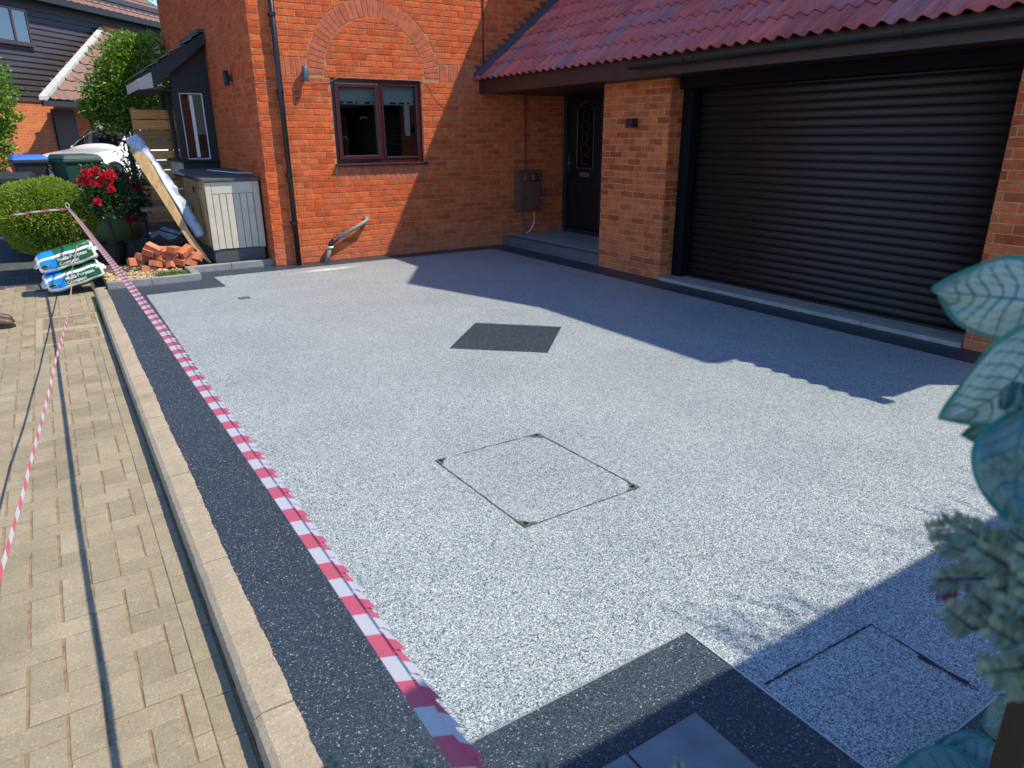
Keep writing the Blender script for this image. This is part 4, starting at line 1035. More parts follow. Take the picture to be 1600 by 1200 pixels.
# rose standards
def rose(c, r, nl, flowers, base, label, dark=False):
    c = Vector(c); t = empty('rose_bush', base, label, 'rose bush'); mb = MB()
    for k in range(9):
        q = c+rv()*r*.55; blob_leaves(mb, q, r*.55, nl//9, .055, .017, shell=.3, lump=.2, jitter=1)
    mb.build('foliage', 'leaf_rose', t); st = MB(); branch_set(st, base, c, .014, r*.8, 8); st.build('stem', 'twig', t)
    for f in flowers:
        fm = MB(); f = Vector(f)
        for k in range(30):
            d = (rv()+Vector((.1, -.35, .35))).normalized(); leaf_quad(fm, f+d*.012, (d+rv()*.8), rv(), .050, .024)
        fm.build('rose', 'petal_dark' if dark else 'petal', t)
yR = 10.55
fl = [pl(x, y, 1, yR-.28+random.uniform(-.08, .05)) for x, y in ((137, 273), (148, 268), (127, 283), (150, 267), (134, 285), (172, 271), (160, 277), (163, 280), (170, 283), (145, 287), (173, 295), (155, 286), (176, 277), (153, 316), (133, 270), (167, 274))]
rose(pl(160, 300, 1, yR+.1), .34, 2600, fl, (pl(190, 395, 1, yR+.1).x-.02, yR+.1, .06), 'rose bush with bright red blooms between the ball bush and leaning board')
fl2 = [pl(x, y, 1, yR+.25) for x, y in ((185, 273), (195, 275), (180, 270), (205, 290), (215, 292), (186, 315), (210, 343), (201, 344))]
rose(pl(200, 305, 1, yR+.55), .30, 2400, fl2, (pl(212, 392, 1, yR+.7).x, yR+.7, .15), 'shaded rose bush with dark red blooms just left of the leaning board', True)
# black plant pot
P = pl(186, 425, 1, 10.6)
mb = MB(); mb.lathe((P.x, 10.75, .03), [(.13, 0), (.17, .27), (.18, .28), (.16, .28), (.15, .2), (.001, .2)], 20); mb.build('plant_pot', 'black', None, smooth=False, label='black plant pot in the shade in front of the rose stems', cat='plant pot')
# olive tub / sack and pale blue sheet behind the roses
P = pl(190, 385, 1, 12.0); mb = MB(); mb.lathe((P.x, 12.0, .12), [(.001, 0), (.27, 0), (.31, .2), (.30, .42), (.20, .50), (.001, .52)], 16)
mb.build('garden_sack', 'sack_green', None, smooth=True, label='olive green garden sack standing behind the rose stems', cat='sack')
P = pl(175, 340, 1, 12.5); mb = MB(); vs = []
for j in range(7):
    for i in range(9): vs.append((P.x-.35+i*.09, 12.5+.03*sin(i*1.3+j), .25+j*.12+.02*sin(i*2)))
mb.add(vs, [(j*9+i, j*9+i+1, (j+1)*9+i+1, (j+1)*9+i) for j in range(6) for i in range(8)]); o = mb.build('plastic_sheet', 'blue_sheet', None, smooth=True, label='pale blue plastic sheet hanging behind the rose bushes', cat='plastic sheet')
o.modifiers.new('s', 'SOLIDIFY').thickness = .01
# folding workbench / dark frame behind the board
P = pl(255, 330, 1, 10.9); t = empty('workbench', (P.x, 10.9, .1), 'dark folding workbench with wooden top in the shade behind the board', 'workbench')
mb = MB(); x0, x1 = P.x-.28, P.x+.36
MB().box((x0, 10.75, .68), (x1, 10.86, .72)).build('top_board', 'wood_old', t); MB().box((x0, 10.90, .68), (x1, 11.02, .72)).build('top_board', 'wood_old', t)
for xx in (x0+.04, x1-.04):
    m_ = MB(); m_.tube([(xx, 10.72, .08), (xx, 11.0, .67)], .014, 6); m_.tube([(xx, 11.05, .08), (xx, 10.78, .67)], .014, 6); m_.build('leg', 'blackmat', t)
MB().tube([(x0+.04, 10.74, .22), (x1-.04, 10.74, .22)], .012, 6).build('stretcher', 'blackmat', t)
MB().tube([(x0+.04, 10.80, .48), (x1-.04, 10.80, .26)], .010, 6).build('brace', 'blackmat', t)
for k, (a, b) in enumerate(((x0+.05, .40), (x1-.05, .44), (x0+.06, .24), (x1-.12, .30))): MB().lathe((a, 10.72, b), [(.001, -.01), (.012, -.01), (.012, .0), (.001, .002)], 8, axis=1).build('bolt', 'white', t)
mb = MB(); vs = []
for i in range(6):
    for j in range(5): vs.append((P.x-.2+i*.1, 10.95+j*.05, .30+.05*sin(i*1.9+j)+.02*j))
mb.add(vs, [(i*5+j, i*5+j+1, (i+1)*5+j+1, (i+1)*5+j) for i in range(5) for j in range(4)]); o = mb.build('crumpled_film', 'film', None, label='crumpled clear plastic film under the workbench', cat='plastic film'); o.modifiers.new('s', 'SOLIDIFY').thickness = .004

# ================================================================ compost bags
def bag(name, c, rot, label, seed):
    random.seed(seed); t = empty(name, c, label, 'compost bag', 'compost bags stacked by the kerb'); t.rotation_euler = rot
    Lx, Ly, Lz = .60, .40, .235; nx, ny, nz = 14, 8, 4
    def surf(u, v, w_):  # u,v,w in -1..1 on cube surface -> pillow
        px = u*Lx/2; f = 1-.10*abs(u)**6; py = v*Ly/2*f*(1-.04*abs(w_)**2); g = (1-.30*abs(v)**6)*(1-.35*abs(u)**8)
        pz = w_*Lz/2*g
        return Vector((px+.006*sin(9*v+seed), py+.004*sin(11*u+5*w_), pz+.006*sin(8*u+seed)*(1-abs(v)*.3)))
    def patch(mb, fu, nu, nv, mi=0):
        k = len(mb.v); vs = [fu(-1+2*i/nu, -1+2*j/nv) for i in range(nu+1) for j in range(nv+1)]
        mb.add(vs, [(i*(nv+1)+j, i*(nv+1)+j+1, (i+1)*(nv+1)+j+1, (i+1)*(nv+1)+j) for i in range(nu) for j in range(nv)], mi)
    mb = MB(); N = 22
    def mi_of(u, face):
        if face == 'end': return 1
        return 2 if u < -.42 else 0
    for face, fn in (('f', lambda u, s: surf(u, -1, s)), ('b', lambda u, s: surf(u, 1, s)), ('t', lambda u, s: surf(u, s, 1)), ('d', lambda u, s: surf(u, s, -1))):
        for i in range(N):
            u0, u1 = -1+2*i/N, -1+2*(i+1)/N; um = (u0+u1)/2
            for j in range(6):
                s0, s1 = -1+j/3, -1+(j+1)/3
                edgew = (face in 'fb' and j == 5) or (face in 'fb' and j == 0)
                mi = 1 if edgew or abs(um) > .93 else (2 if um < -.40 else 0)
                mb.add([fn(u0, s0), fn(u1, s0), fn(u1, s1), fn(u0, s1)], [(0, 1, 2, 3)], mi)
    for u in (-1, 1):
        for i in range(8):
            for j in range(4): 
                mb.add([surf(u, -1+i/4, -1+j/2), surf(u, -1+(i+1)/4, -1+j/2), surf(u, -1+(i+1)/4, -1+(j+1)/2), surf(u, -1+i/4, -1+(j+1)/2)], [(0, 1, 2, 3)], 1)
    me = mb.mesh('bag', ['bag_green', 'bag_white', 'bag_blue']); bm = bmesh.new(); bm.from_mesh(me); bmesh.ops.remove_doubles(bm, verts=bm.verts, dist=.0008); bmesh.ops.recalc_face_normals(bm, faces=bm.faces); bm.to_mesh(me); bm.free(); me.shade_smooth()
    link('sack', me, t)
    # end seams
    for sgn in (-1, 1):
        m_ = MB(); vs = []
        for i in range(11):
            v = -1+.2*i; p = Vector((sgn*(Lx/2-.005), v*Ly/2*.9, .01*sin(i*1.3))); vs += [p, p+Vector((sgn*(.045+.012*sin(i*2.1+seed)), 0, .02*sin(i*1.7+seed)-.01))]
        m_.add(vs, [(2*i, 2*i+1, 2*i+3, 2*i+2) for i in range(10)]); o = m_.build('seam', 'bag_white', t, world=False, smooth=True); o.modifiers.new('s', 'SOLIDIFY').thickness = .003
    # printing on the front face (y = -Ly/2) and top
    def text(s, x, z, size, m='ink_white', name='lettering', rotz=0, bold=False):
        cu = bpy.data.curves.new('t', 'FONT'); cu.body = s; cu.size = size; cu.resolution_u = 2; cu.extrude = .0006
        if bold: cu.offset = size*.018
        o = bpy.data.objects.new('t', cu); COL.objects.link(o); dg = bpy.context.evaluated_depsgraph_get(); me2 = bpy.data.meshes.new_from_object(o.evaluated_get(dg)); bpy.data.objects.remove(o)
        me2.materials.clear(); me2.materials.append(M[m])
        for v in me2.vertices:
            X, Z = x+v.co.x, z+v.co.y; u = X/(Lx/2); ww = Z/(Lz/2)
            q = surf(u, -1, max(-1, min(1, ww))); v.co = Vector((X, q.y-.0045-v.co.z, Z))
        link(name, me2, t)
    text("The Gardener's", -.10, .050, .036); text('Multi-Purpose', -.10, .005, .055, bold=True); text('Compost', -.10, -.045, .055, bold=True)
    text('50L', .232, .030, .028, bold=True)
    def plate(pts, m, name, off=.0042):
        m_ = MB(); v2 = []
        for (X, Z) in pts: q = surf(X/(Lx/2), -1, Z/(Lz/2)); v2.append(Vector((X, q.y-off, Z)))
        m_.add(v2, [tuple(range(len(v2)))]); m_.build(name, m, t, world=False)
    el = [(-.245+.042*cos(2*pi*i/20), -.01+.020*sin(2*pi*i/20)) for i in range(20)]; plate(el, 'ink_yellow', 'emblem')
    el = [(-.245+.037*cos(2*pi*i/20), -.01+.016*sin(2*pi*i/20)) for i in range(20)]; plate(el, 'ink_green', 'emblem', .0050)
    plate([(-.10, -.070), (.12, -.070), (.12, -.064), (-.10, -.064)], 'ink_yellow', 'stripe')
    plate([(.245, .075), (.275, .035), (.215, .035)][::-1], 'ink_white', 'recycling_mark') if False else None
    plate([(.235, .062), (.265, .062), (.25, .084)], 'ink_white', 'recycling_mark')
    return t
random.seed(5)
bag('compost_bag', (.050, 9.655, .095), (0, -radians(14), radians(3)), "white, blue and green compost bag, the lower of the two leaning on the kerb", 3)
bag('compost_bag', (.022, 9.665, .312), (0, -radians(14), radians(1)), "white, blue and green compost bag, the upper one with red tape tied over it", 8)
random.seed(77)

# ================================================================ barrier tape
def tape_strip(pts, width_dir, w_, period, name, label, double=True, wob=.0, thin=1, w0=None):
    pts = [Vector(p) for p in pts]; wd = Vector(width_dir).normalized()
    seg = []; L = 0
    cum = [0]
    for a, b in zip(pts[:-1], pts[1:]): L += (b-a).length; cum.append(L)
    def at(s):
        s = max(0, min(L, s))
        for i in range(len(pts)-1):
            if s <= cum[i+1]: return pts[i].lerp(pts[i+1], (s-cum[i])/max(1e-6, cum[i+1]-cum[i]))
        return pts[-1]
    mb = MB(); st = period/4; n = int(L/st)
    for i in range(n):
        s0, s1 = i*st, (i+1)*st; mi = 0 if (i // 2) % 2 else 1
        k0 = (w0+(w_-w0)*min(1, s0/1.2)) if w0 else w_; k1 = (w0+(w_-w0)*min(1, s1/1.2)) if w0 else w_
        sk = period*.22
        A, B = at(s0), at(s1); A2, B2 = at(s0+sk), at(s1+sk); dz = Vector((0, 0, wob*sin(s0*5))); dz1 = Vector((0, 0, wob*sin(s1*5)))
        mb.add([A-wd*k0/2+dz, B-wd*k1/2+dz1, B2+wd*k1/2+dz1, A2+wd*k0/2+dz], [(0, 1, 2, 3)], mi)
        if double:
            up = Vector((0, 0, .004)); sh = period*.5; mi2 = 1 if ((i+1) // 2) % 2 else 0
            C, D = at(s0+sk*.3), at(s1+sk*.3); sc = .010*abs(sin(pi*(i % 4+.5)/4))
            C2, D2 = at(s0+sk*.9), at(s1+sk*.9)
            e0 = .46+.22*((i % 2)/2); e1 = .46+.22*((i % 2+1)/2)
            mb.add([C+wd*k0*.24+up, D+wd*k1*.24+up, D2+wd*k1*e1+up, C2+wd*k0*e0+up], [(0, 1, 2, 3)], mi2)
    return mb.build(name, ['tape_white', 'tape_red'], None, label=label, cat='barrier tape')
kn = pl(107, 326, 1, 10.10)
A = [kn, (.205, 9.0, .765), (.244, 7.0, .772), (.282, 4.77, .800), (.301, 3.28, .812), (.311, 2.5, .806), (.322, 2.0, .80), (.328, 1.5, .800), (.334, 1.0, .79), (.34, .6, .775), (.345, 0, .76)]
tape_strip(A, (.88, 0, .34), .034, .125, 'barrier_tape', 'red and white striped barrier tape stretched over the edge of the driveway', w0=.022)
kb = pl(121, 383, 1, 9.50)
B = [kb, (.04, 7.85, .43), (-.006, 6.3, .50), (-.068, 5.0, .535), (-.132, 4.2, .53), (-.185, 3.6, .50), (-.26, 2.7, .48), (-.33, 1.8, .50)]
tape_strip(B, (.35, 0, -.9), .016, .15, 'barrier_tape', 'thin twisted red and white tape running down from the compost bags over the paving', double=False, wob=.003)
e = pl(15, 337, 1, 10.25); m1 = pl(60, 330, 1, 10.15)
ob = tape_strip([kn, m1, e], (0, 0.2, 1), .020, .18, 'barrier_tape', 'short length of red and white tape crossing the face of the ball bush', double=False)
lo = MB(); lo.tube([kn+Vector((.018*cos(a)-.005, 0, .035+.03*sin(a))) for a in [k*2*pi/10 for k in range(11)]], .006, 6); lo.build('tape_knot', 'tape_white', None, label='small loop of tied tape at the end of the long striped tape', cat='tape knot')
tb = pl(150, 374, 1, 9.45)
tape_strip([kb, kb.lerp(tb, .5)+Vector((0, 0, .004)), tb], (0, .3, 1), .012, .09, 'barrier_tape', 'short red and white tape end lying over the upper compost bag', double=False)
t = MB().tube([(kn.x, kn.y+.03, 0.0), (kn.x, kn.y+.01, kn.z+.05)], .009, 6).build('garden_cane', 'twig', None, label='thin cane standing beside the ball bush and holding the tape', cat='cane')

# ================================================================ person with brown boot at the left edge
def skin_fig(name, joints, edges, mats, parent, sub=2, root=0):
    me = bpy.data.meshes.new(name); me.from_pydata([j[0] for j in joints], edges, []); o = link(name, me, parent)
    sk = o.modifiers.new('skin', 'SKIN'); sk.use_smooth_shade = True
    for i, j in enumerate(joints):
        v = me.skin_vertices[0].data[i]; v.radius = (j[1], j[2] if len(j) > 2 else j[1]); v.use_root = (i == root)
    s2 = o.modifiers.new('sub', 'SUBSURF'); s2.levels = sub; s2.render_levels = sub; me.materials.append(M[mats]); return o
px, py = -.735, 8.2
person = empty('person', (px, py, RZ), 'person in dark trousers and brown leather boots standing at the left edge of the photo', 'person')
J = [((0, 0, .98), .15, .12), ((0, 0, 1.15), .14, .11), ((0, 0, 1.38), .17, .12), ((.0, 0, 1.50), .07), ((.02, 0, 1.60), .055),
     ((0, .10, .90), .095), ((.02, .11, .52), .068), ((0, .12, .12), .05),
     ((0, -.10, .90), .095), ((.03, -.11, .52), .068), ((.02, -.10, .12), .05),
     ((0, .19, 1.42), .065), ((-.06, .24, 1.15), .048), ((-.04, .22, .92), .036), ((-.03, .21, .86), .030),
     ((0, -.19, 1.42), .065), ((-.06, -.24, 1.15), .048), ((-.04, -.22, .92), .036), ((-.03, -.21, .86), .030)]
E_ = [(0, 1), (1, 2), (2, 3), (3, 4), (0, 5), (5, 6), (6, 7), (0, 8), (8, 9), (9, 10), (2, 11), (11, 12), (12, 13), (13, 14), (2, 15), (15, 16), (16, 17), (17, 18)]
skin_fig('body', J, E_, 'denim', person)
hm = MB(); hp = [(.001, -.125), (.045, -.12), (.066, -.085), (.075, -.03), (.080, .03), (.076, .07), (.055, .105), (.02, .12), (.001, .122)]
hm.lathe((.035, 0, 1.70), hp, 18); hm.v = [((x-.035)*1.15+.035, y*.95, z) for x, y, z in hm.v]
o = hm.build('head', 'skin', person, world=False, smooth=True)
fa = MB(); fa.add([(.115, -.014, 1.68), (.115, .014, 1.68), (.142, 0, 1.672), (.120, 0, 1.72)], [(0, 1, 2), (1, 3, 2), (3, 0, 2)]); fa.build('nose', 'skin', person, world=False)
for s_ in (-1, 1): MB().lathe((.112, s_*.03, 1.712), [(.001, -.008), (.010, -.004), (.010, .004), (.001, .008)], 8).build('eye', 'black', person, world=False)
for s_ in (-1, 1): MB().lathe((.03, s_*.078, 1.69), [(.001, -.03), (.016, -.02), (.020, .01), (.001, .03)], 8).build('ear', 'skin', person, world=False, smooth=True)
MB().box((.112, -.022, 1.637), (.122, .022, 1.645)).build('mouth', 'brick_pink', person, world=False)
hr = MB(); hr.lathe((.022, 0, 1.735), [(.088, -.03), (.092, .02), (.082, .06), (.05, .092), (.001, .10)], 18); hr.v = [((x-.022)*1.12+.015, y, z) for x, y, z in hr.v]; hr.build('hair', 'hair', person, world=False, smooth=True)
jk = skin_fig('sweatshirt', [((0, 0, .95), .165, .135), ((0, 0, 1.15), .158, .128), ((0, 0, 1.38), .185, .135), ((0, 0, 1.49), .085), ((0, .19, 1.42), .078), ((-.06, .24, 1.15), .060), ((-.045, .225, .95), .046), ((0, -.19, 1.42), .078), ((-.06, -.24, 1.15), .060), ((-.045, -.225, .95), .046)],
              [(0, 1), (1, 2), (2, 3), (2, 4), (4, 5), (5, 6), (2, 7), (7, 8), (8, 9)], 'hivis', person)
for s_ in (-1, 1):
    base = Vector((-.035, s_*.215, .87)); jj = [(tuple(base), .022, .032), (tuple(base+Vector((.03, 0, -.06))), .020, .036)]; ee = [(0, 1)]
    for k in range(4):
        o1 = base+Vector((.03+(k-1.5)*.020, 0, -.075)); i0 = len(jj); jj += [(tuple(o1), .009), (tuple(o1+Vector((.004, -s_*.01, -.03))), .0085), (tuple(o1+Vector((-.004, -s_*.022, -.05-.004*(k in (1, 2))))), .0075)]; ee += [(1, i0), (i0, i0+1), (i0+1, i0+2)]
    i0 = len(jj); jj += [(tuple(base+Vector((.05, -s_*.008, -.03))), .011), (tuple(base+Vector((.068, -s_*.015, -.065))), .009)]; ee += [(0, i0), (i0, i0+1)]
    skin_fig('hand', jj, ee, 'skin', person)
def boot(x, y_):
    st = [(-.10, .042, .11), (-.09, .046, .20), (-.04, .046, .24), (.02, .042, .16)]
    mb = MB(); stations = [(-.115, .030, .02, .17), (-.095, .038, .02, .26), (-.04, .042, .02, .27), (.01, .042, .02, .20), (.05, .044, .02, .135), (.10, .050, .02, .105), (.145, .053, .02, .095), (.18, .046, .02, .082), (.205, .028, .022, .055)]
    vs = []; n = 12
    for (sx, hw, z0, z1) in stations:
        for k in range(n):
            a = 2*pi*k/n; cz = (z0+z1)/2; vs.append((x+sx, y_+hw*cos(a)*(1 if sin(a) < 0 else .85 if z1 < .2 else .95), cz+(z1-z0)/2*(sin(a) if sin(a) > -.75 else -1)))
    mb.add(vs, [(i*n+k, i*n+(k+1) % n, (i+1)*n+(k+1) % n, (i+1)*n+k) for i in range(len(stations)-1) for k in range(n)]+[tuple(range(n)), tuple((len(stations)-1)*n+k for k in range(n))])
    o = mb.build('boot', 'boot', person, world=False, smooth=True); subd(o, 1)
    so = MB(); out = [(-.122, -.032), (-.06, -.042), (.03, -.038), (.12, -.054), (.185, -.045), (.214, 0), (.185, .045), (.12, .054), (.03, .040), (-.06, .042), (-.122, .032)]
    so.prism([(x+a, y_+b, 0) for a, b in out], (0, 0, .026)); s1 = so.build('sole', 'tyre', o, world=False, bevel=.004); 
boot(.005, -.105); boot(-.01, .12)

# ================================================================ neighbours: fence, tree, car, bins, far house
t = empty('timber_fence', (1.85, 13.4, .2), 'slatted cedar fence panel beside the bay window', 'fence')
sm = MB().box((-.55, -.011, 0), (.55, .011, .140)).mesh('slat', 'cedar')
for i in range(12):
    o = link('slat', sm, t); o.location = (1.87-1.85, 0, i*.157-.02); o.rotation_euler = (random.uniform(-.02, .02), 0, 0)
for xx in (1.36, 2.30): MB().box((xx-.035, 13.415, .1), (xx+.035, 13.48, 2.08)).build('post', 'cedar', t)
MB().box((1.90, 13.36, 1.90), (2.02, 13.385, 1.925)).build('latch', 'black', t)
# tree
TC = pl(188, 140, 1, 16.3)
t = empty('garden_tree', (TC.x, TC.y, .3), 'leafy green tree rising in front of the low brown tiled roof', 'tree')
mb = MB()
for (px_, py_, r_, n_) in ((200, 98, .50, 1400), (182, 122, .34, 800), (222, 95, .50, 1300), (205, 130, .68, 1700), (178, 145, .48, 1100), (160, 160, .36, 800), (235, 130, .55, 1100), (200, 165, .55, 1200), (165, 180, .32, 600), (222, 190, .38, 700), (225, 165, .5, 800), (190, 70, .22, 380), (205, 62, .12, 150), (240, 78, .3, 400), (140, 172, .18, 200), (130, 166, .10, 80)):
    c = pl(px_, py_, 1, 16.3+random.uniform(-.3, .3)); blob_leaves(mb, c, r_*1.04, n_, .085, .022, shell=.35, lump=.22, jitter=.9)
mb.build('crown', 'leaf_tree', t); st = MB(); branch_set(st, (TC.x, TC.y, .25), (TC.x, TC.y, TC.z+.2), .06, .8, 12); st.build('trunk', 'twig', t)
# overhanging thin branches in front of the car
mb = MB(); P = pl(195, 245, 1, 13.6); 
for i in range(420):
    q = pl(random.gauss(206, 11), random.gauss(262, 24), 1, 13.6+random.uniform(-.2, .2)); leaf_quad(mb, q, rv()+Vector((0, 0, -.8)), rv(), .07, .016)
stt = MB()
for a, b in (((208, 300), (200, 235)), ((215, 300), (208, 240)), ((212, 300), (192, 245))):
    A_ = pl(*a, 1, 13.6); B_ = pl(*b, 1, 13.6); stt.tube([(A_.x, A_.y, .2), A_, A_.lerp(B_, .5)+Vector((.03, 0, 0)), B_], [.012, .009, .007, .004], 6)
t2 = empty('garden_shrub', (P.x, 13.6, .25), 'dark leafed shrub seen against the white car behind the leaning board', 'shrub')
mb.build('foliage', 'leaf_rose', t2); stt.build('stem', 'twig', t2)
# tree at left frame edge
t = empty('garden_tree', (pl(-25, 200, 1, 17).x, 17, .3), 'bright green leafy tree cut off by the left edge of the photo', 'tree'); mb = MB()
for (px_, py_, r_, n_) in ((-20, 140, .50, 900), (-12, 180, .42, 900), (-25, 230, .5, 800), (-8, 205, .26, 300), (-50, 180, .7, 800), (-40, 110, .5, 500), (-10, 245, .3, 300)):
    blob_leaves(mb, pl(px_, py_, 1, 17+random.uniform(-.2, .2)), r_, n_, .09, .026, shell=.35, lump=.2, jitter=.9)
mb.build('crown', 'leaf_tree', t); q = pl(-25, 200, 1, 17); st = MB(); branch_set(st, (q.x, 17, .25), (q.x, 17, q.z+.3), .05, .6, 8); st.build('trunk', 'twig', t)

# bins
def bin_(c, w_, d_, h, rz, m, lidm, label, white=False):
    t = empty('wheelie_bin', c, label, 'wheelie bin', None, rz)
    b = MB(); a0, b0 = w_*.40, d_*.38; a1, b1 = w_*.5, d_*.5; z1 = h*.90
    b.add([(-a0, -b0, .06), (a0, -b0, .06), (a0, b0, .06), (-a0, b0, .06), (-a1, -b1, z1), (a1, -b1, z1), (a1, b1, z1), (-a1, b1, z1)], [(0, 3, 2, 1), (4, 5, 6, 7), (0, 1, 5, 4), (1, 2, 6, 5), (2, 3, 7, 6), (3, 0, 4, 7)])
    b.build('body', m, t, world=False, bevel=.03)
    r = MB().box((-a1-.02, -b1-.02, z1-.035), (a1+.02, b1+.02, z1+.012)); r.build('rim', m, t, world=False, bevel=.01)
    l = MB(); l.add([(-a1-.025, -b1-.03, z1+.015), (a1+.025, -b1-.03, z1+.015), (a1+.025, b1+.02, z1+.015), (-a1-.025, b1+.02, z1+.015), (-a1+.02, -b1+.03, z1+.075), (a1-.02, -b1+.03, z1+.075), (a1-.02, b1-.02, z1+.085), (-a1+.02, b1-.02, z1+.085)], [(0, 3, 2, 1), (4, 5, 6, 7), (0, 1, 5, 4), (1, 2, 6, 5), (2, 3, 7, 6), (3, 0, 4, 7)])
    l.build('lid', lidm, t, world=False, bevel=.018)
    MB().tube([(-a1, b1+.05, z1+.02), (a1, b1+.05, z1+.02)], .015, 8).build('handle', 'black', t, world=False)
    for s_ in (-1, 1): MB().lathe((s_*a0, b0+.03, .10), [(.001, -.025), (.10, -.025), (.10, .025), (.001, .025)], 14, axis=0).build('wheel', 'tyre', t, world=False)
    if white: MB().box((-.13, -b1*.93, h*.62), (.13, -b1*.93+.02, h*.70)).build('label_plate', 'white', t, world=False)
    return t
q = pl(117, 243, 1, 12.2); bin_((q.x, 12.5, .33), .50, .60, 1.10, .30, 'bin_green', 'bin_green', 'large dark green wheelie bin standing in front of the white car')
q = pl(42, 243, 1, 12.6); bin_((q.x, 12.85, .33), .42, .50, 1.09, .12, 'blackmat', 'bin_blue', 'black wheelie bin with a bright blue lid left of the green bin', True)
q = pl(14, 268, 1, 11.9); bin_((q.x, 12.1, .17), .50, .70, 1.02, -.1, 'blackmat', 'blackmat', 'black wheelie bin with black lid behind the left side of the ball bush')

# car
D = Vector((.669, .743, 0)).normalized(); Sd = Vector((.743, -.669, 0)).normalized()
E0 = Vector((.20, 20.9, 0))
carz = .286
car = empty('parked_car', (E0.x, E0.y, carz), 'white car parked facing the bins with a round star emblem on its grille', 'car'); car.rotation_euler = (0, 0, .80)
# local: x back along the car (0 at nose), y to the car's right... (local -y faces the viewer side)
def section(x, hw, zb, zs, zt, tw):
    # half section points from bottom centre up to top centre
    return [(x, 0, zb), (x, hw*.92, zb), (x, hw, zb+.12), (x, hw*1.0, (zb+zs)/2), (x, hw*.98, zs-.04), (x, hw*.90, zs+.02), (x, tw, (zs+zt)/2+.01 if zt > zs+.1 else zt-.01), (x, tw*.94, zt), (x, 0, zt+.015)]
ST = [(-.02, .60, .42, .62, .66, .50), (.06, .80, .26, .78, .84, .66), (.25, .90, .22, .88, .93, .72), (.60, .94, .22, .93, 1.00, .76), (1.05, .95, .22, .97, 1.06, .77), (1.42, .95, .22, .99, 1.10, .74), (2.05, .95, .22, 1.00, 1.52, .62), (2.6, .95, .22, 1.01, 1.58, .62), (3.4, .95, .22, 1.02, 1.56, .60), (4.0, .93, .24, 1.02, 1.44, .56), (4.4, .88, .30, .98, 1.04, .62), (4.5, .78, .42, .8, .84, .6)]
vs = []; m = 16
for s_ in ST:
    h = section(*s_); full = h + [(p[0], -p[1], p[2]) for p in h[-2:0:-1]]; vs += full
m = len(full); cb = MB(); fs = [(i*m+k, i*m+(k+1) % m, (i+1)*m+(k+1) % m, (i+1)*m+k) for i in range(len(ST)-1) for k in range(m)]
cb.add(vs, fs + [tuple(range(m)), tuple((len(ST)-1)*m+k for k in range(m))])
o = cb.build('body', 'car_white', car, world=False, smooth=True); subd(o, 2); o.modifiers.new('e', 'EDGE_SPLIT').split_angle = radians(70)
gw = MB()   # windscreen and side glass, 4 mm proud
gw.add([(1.47, -.70, 1.10), (1.47, .70, 1.10), (2.03, .585, 1.525), (2.03, -.585, 1.525)], [(0, 1, 2, 3)]); 
gw.v = [(x-.03, y_, z+.035) for x, y_, z in gw.v]; gw.build('windscreen', 'glass_car', car, world=False)
for s_ in (-1, 1):
    g2 = MB(); g2.prism([(1.62, s_*.83, 1.08), (3.9, s_*.83, 1.10), (3.55, s_*.665, 1.46), (2.15, s_*.66, 1.47)], (0, s_*.022, .0)); g2.build('side_window', 'glass_car', car, world=False)
    MB().tube([(1.48, s_*.80, 1.07), (1.75, s_*.74, 1.28), (2.12, s_*.64, 1.50), (2.7, s_*.655, 1.555)], .022, 6).build('pillar', 'car_white', car, world=False, smooth=True)
    for xw in (.88, 3.65):
        wh = MB(); wh.lathe((xw, s_*.87, .35), [(.20, -.09), (.34, -.09), (.355, -.05), (.355, .05), (.34, .09), (.22, .09)], 28, axis=1); tw_ = wh.build('wheel', 'tyre', car, world=False, smooth=True)
        rm_ = MB(); rm_.lathe((xw, s_*.87+s_*.085, .35), [(.235, -.01), (.235, .01), (.20, .0), (.05, .0), (.001, .004)], 24, axis=1)
        for k in range(5):
            a = 2*pi*k/5; rm_.tube([(xw+.03*cos(a), s_*.965, .35+.03*sin(a)), (xw+.22*cos(a), s_*.965, .35+.22*sin(a))], .018, 5)
        rm_.build('rim', 'chrome', tw_, world=False)
        ar = MB(); ar.tube([(xw+.41*cos(a), s_*.935, .36+.41*sin(a)) for a in [pi*k/14 for k in range(15)]], .028, 6); ar.build('wheel_arch', 'blackmat', car, world=False, smooth=True)
        ar = MB(); ar.lathe((xw, s_*.935, .36), [(.001, s_*.012), (.40, s_*.012), (.40, -.02)], 26, axis=1); ar.build('arch_liner', 'black', car, world=False)
    hl = MB(); hl.add([(.005, s_*.58, .66), (.05, s_*.80, .70), (.24, s_*.905, .78), (.22, s_*.87, .86), (.06, s_*.76, .81), (.0, s_*.60, .75)], [(0, 1, 2, 3, 4, 5)]); hl.v = [(x-.025, y_*1.015, z+.01) for x, y_, z in hl.v]
    h2 = hl.build('headlight', 'chrome', car, world=False); h2.modifiers.new('s', 'SOLIDIFY').thickness = .02
    mr = MB(); mr.lathe((1.85, s_*1.02, 1.10), [(.001, -.09), (.06, -.07), (.07, .0), (.06, .07), (.001, .09)], 12, axis=0); mr.build('mirror', 'car_white', car, world=False, smooth=True)
gr_ = MB(); gr_.add([(-.05, -.45, .56), (-.05, .45, .56), (-.03, .50, .70), (-.01, .44, .80), (-.01, -.44, .80), (-.03, -.50, .70)], [(0, 1, 2, 3, 4, 5)]); o = gr_.build('grille', 'black', car, world=False); o.modifiers.new('s', 'SOLIDIFY').thickness = .03
for k in range(3): MB().box((-.068, -.44, .60+k*.06), (-.052, .44, .612+k*.06)).build('grille_bar', 'chrome', car, world=False)
em = MB(); em.tube([(-.085, .115*cos(a), .69+.115*sin(a)) for a in [2*pi*k/24 for k in range(25)]], .010, 6)
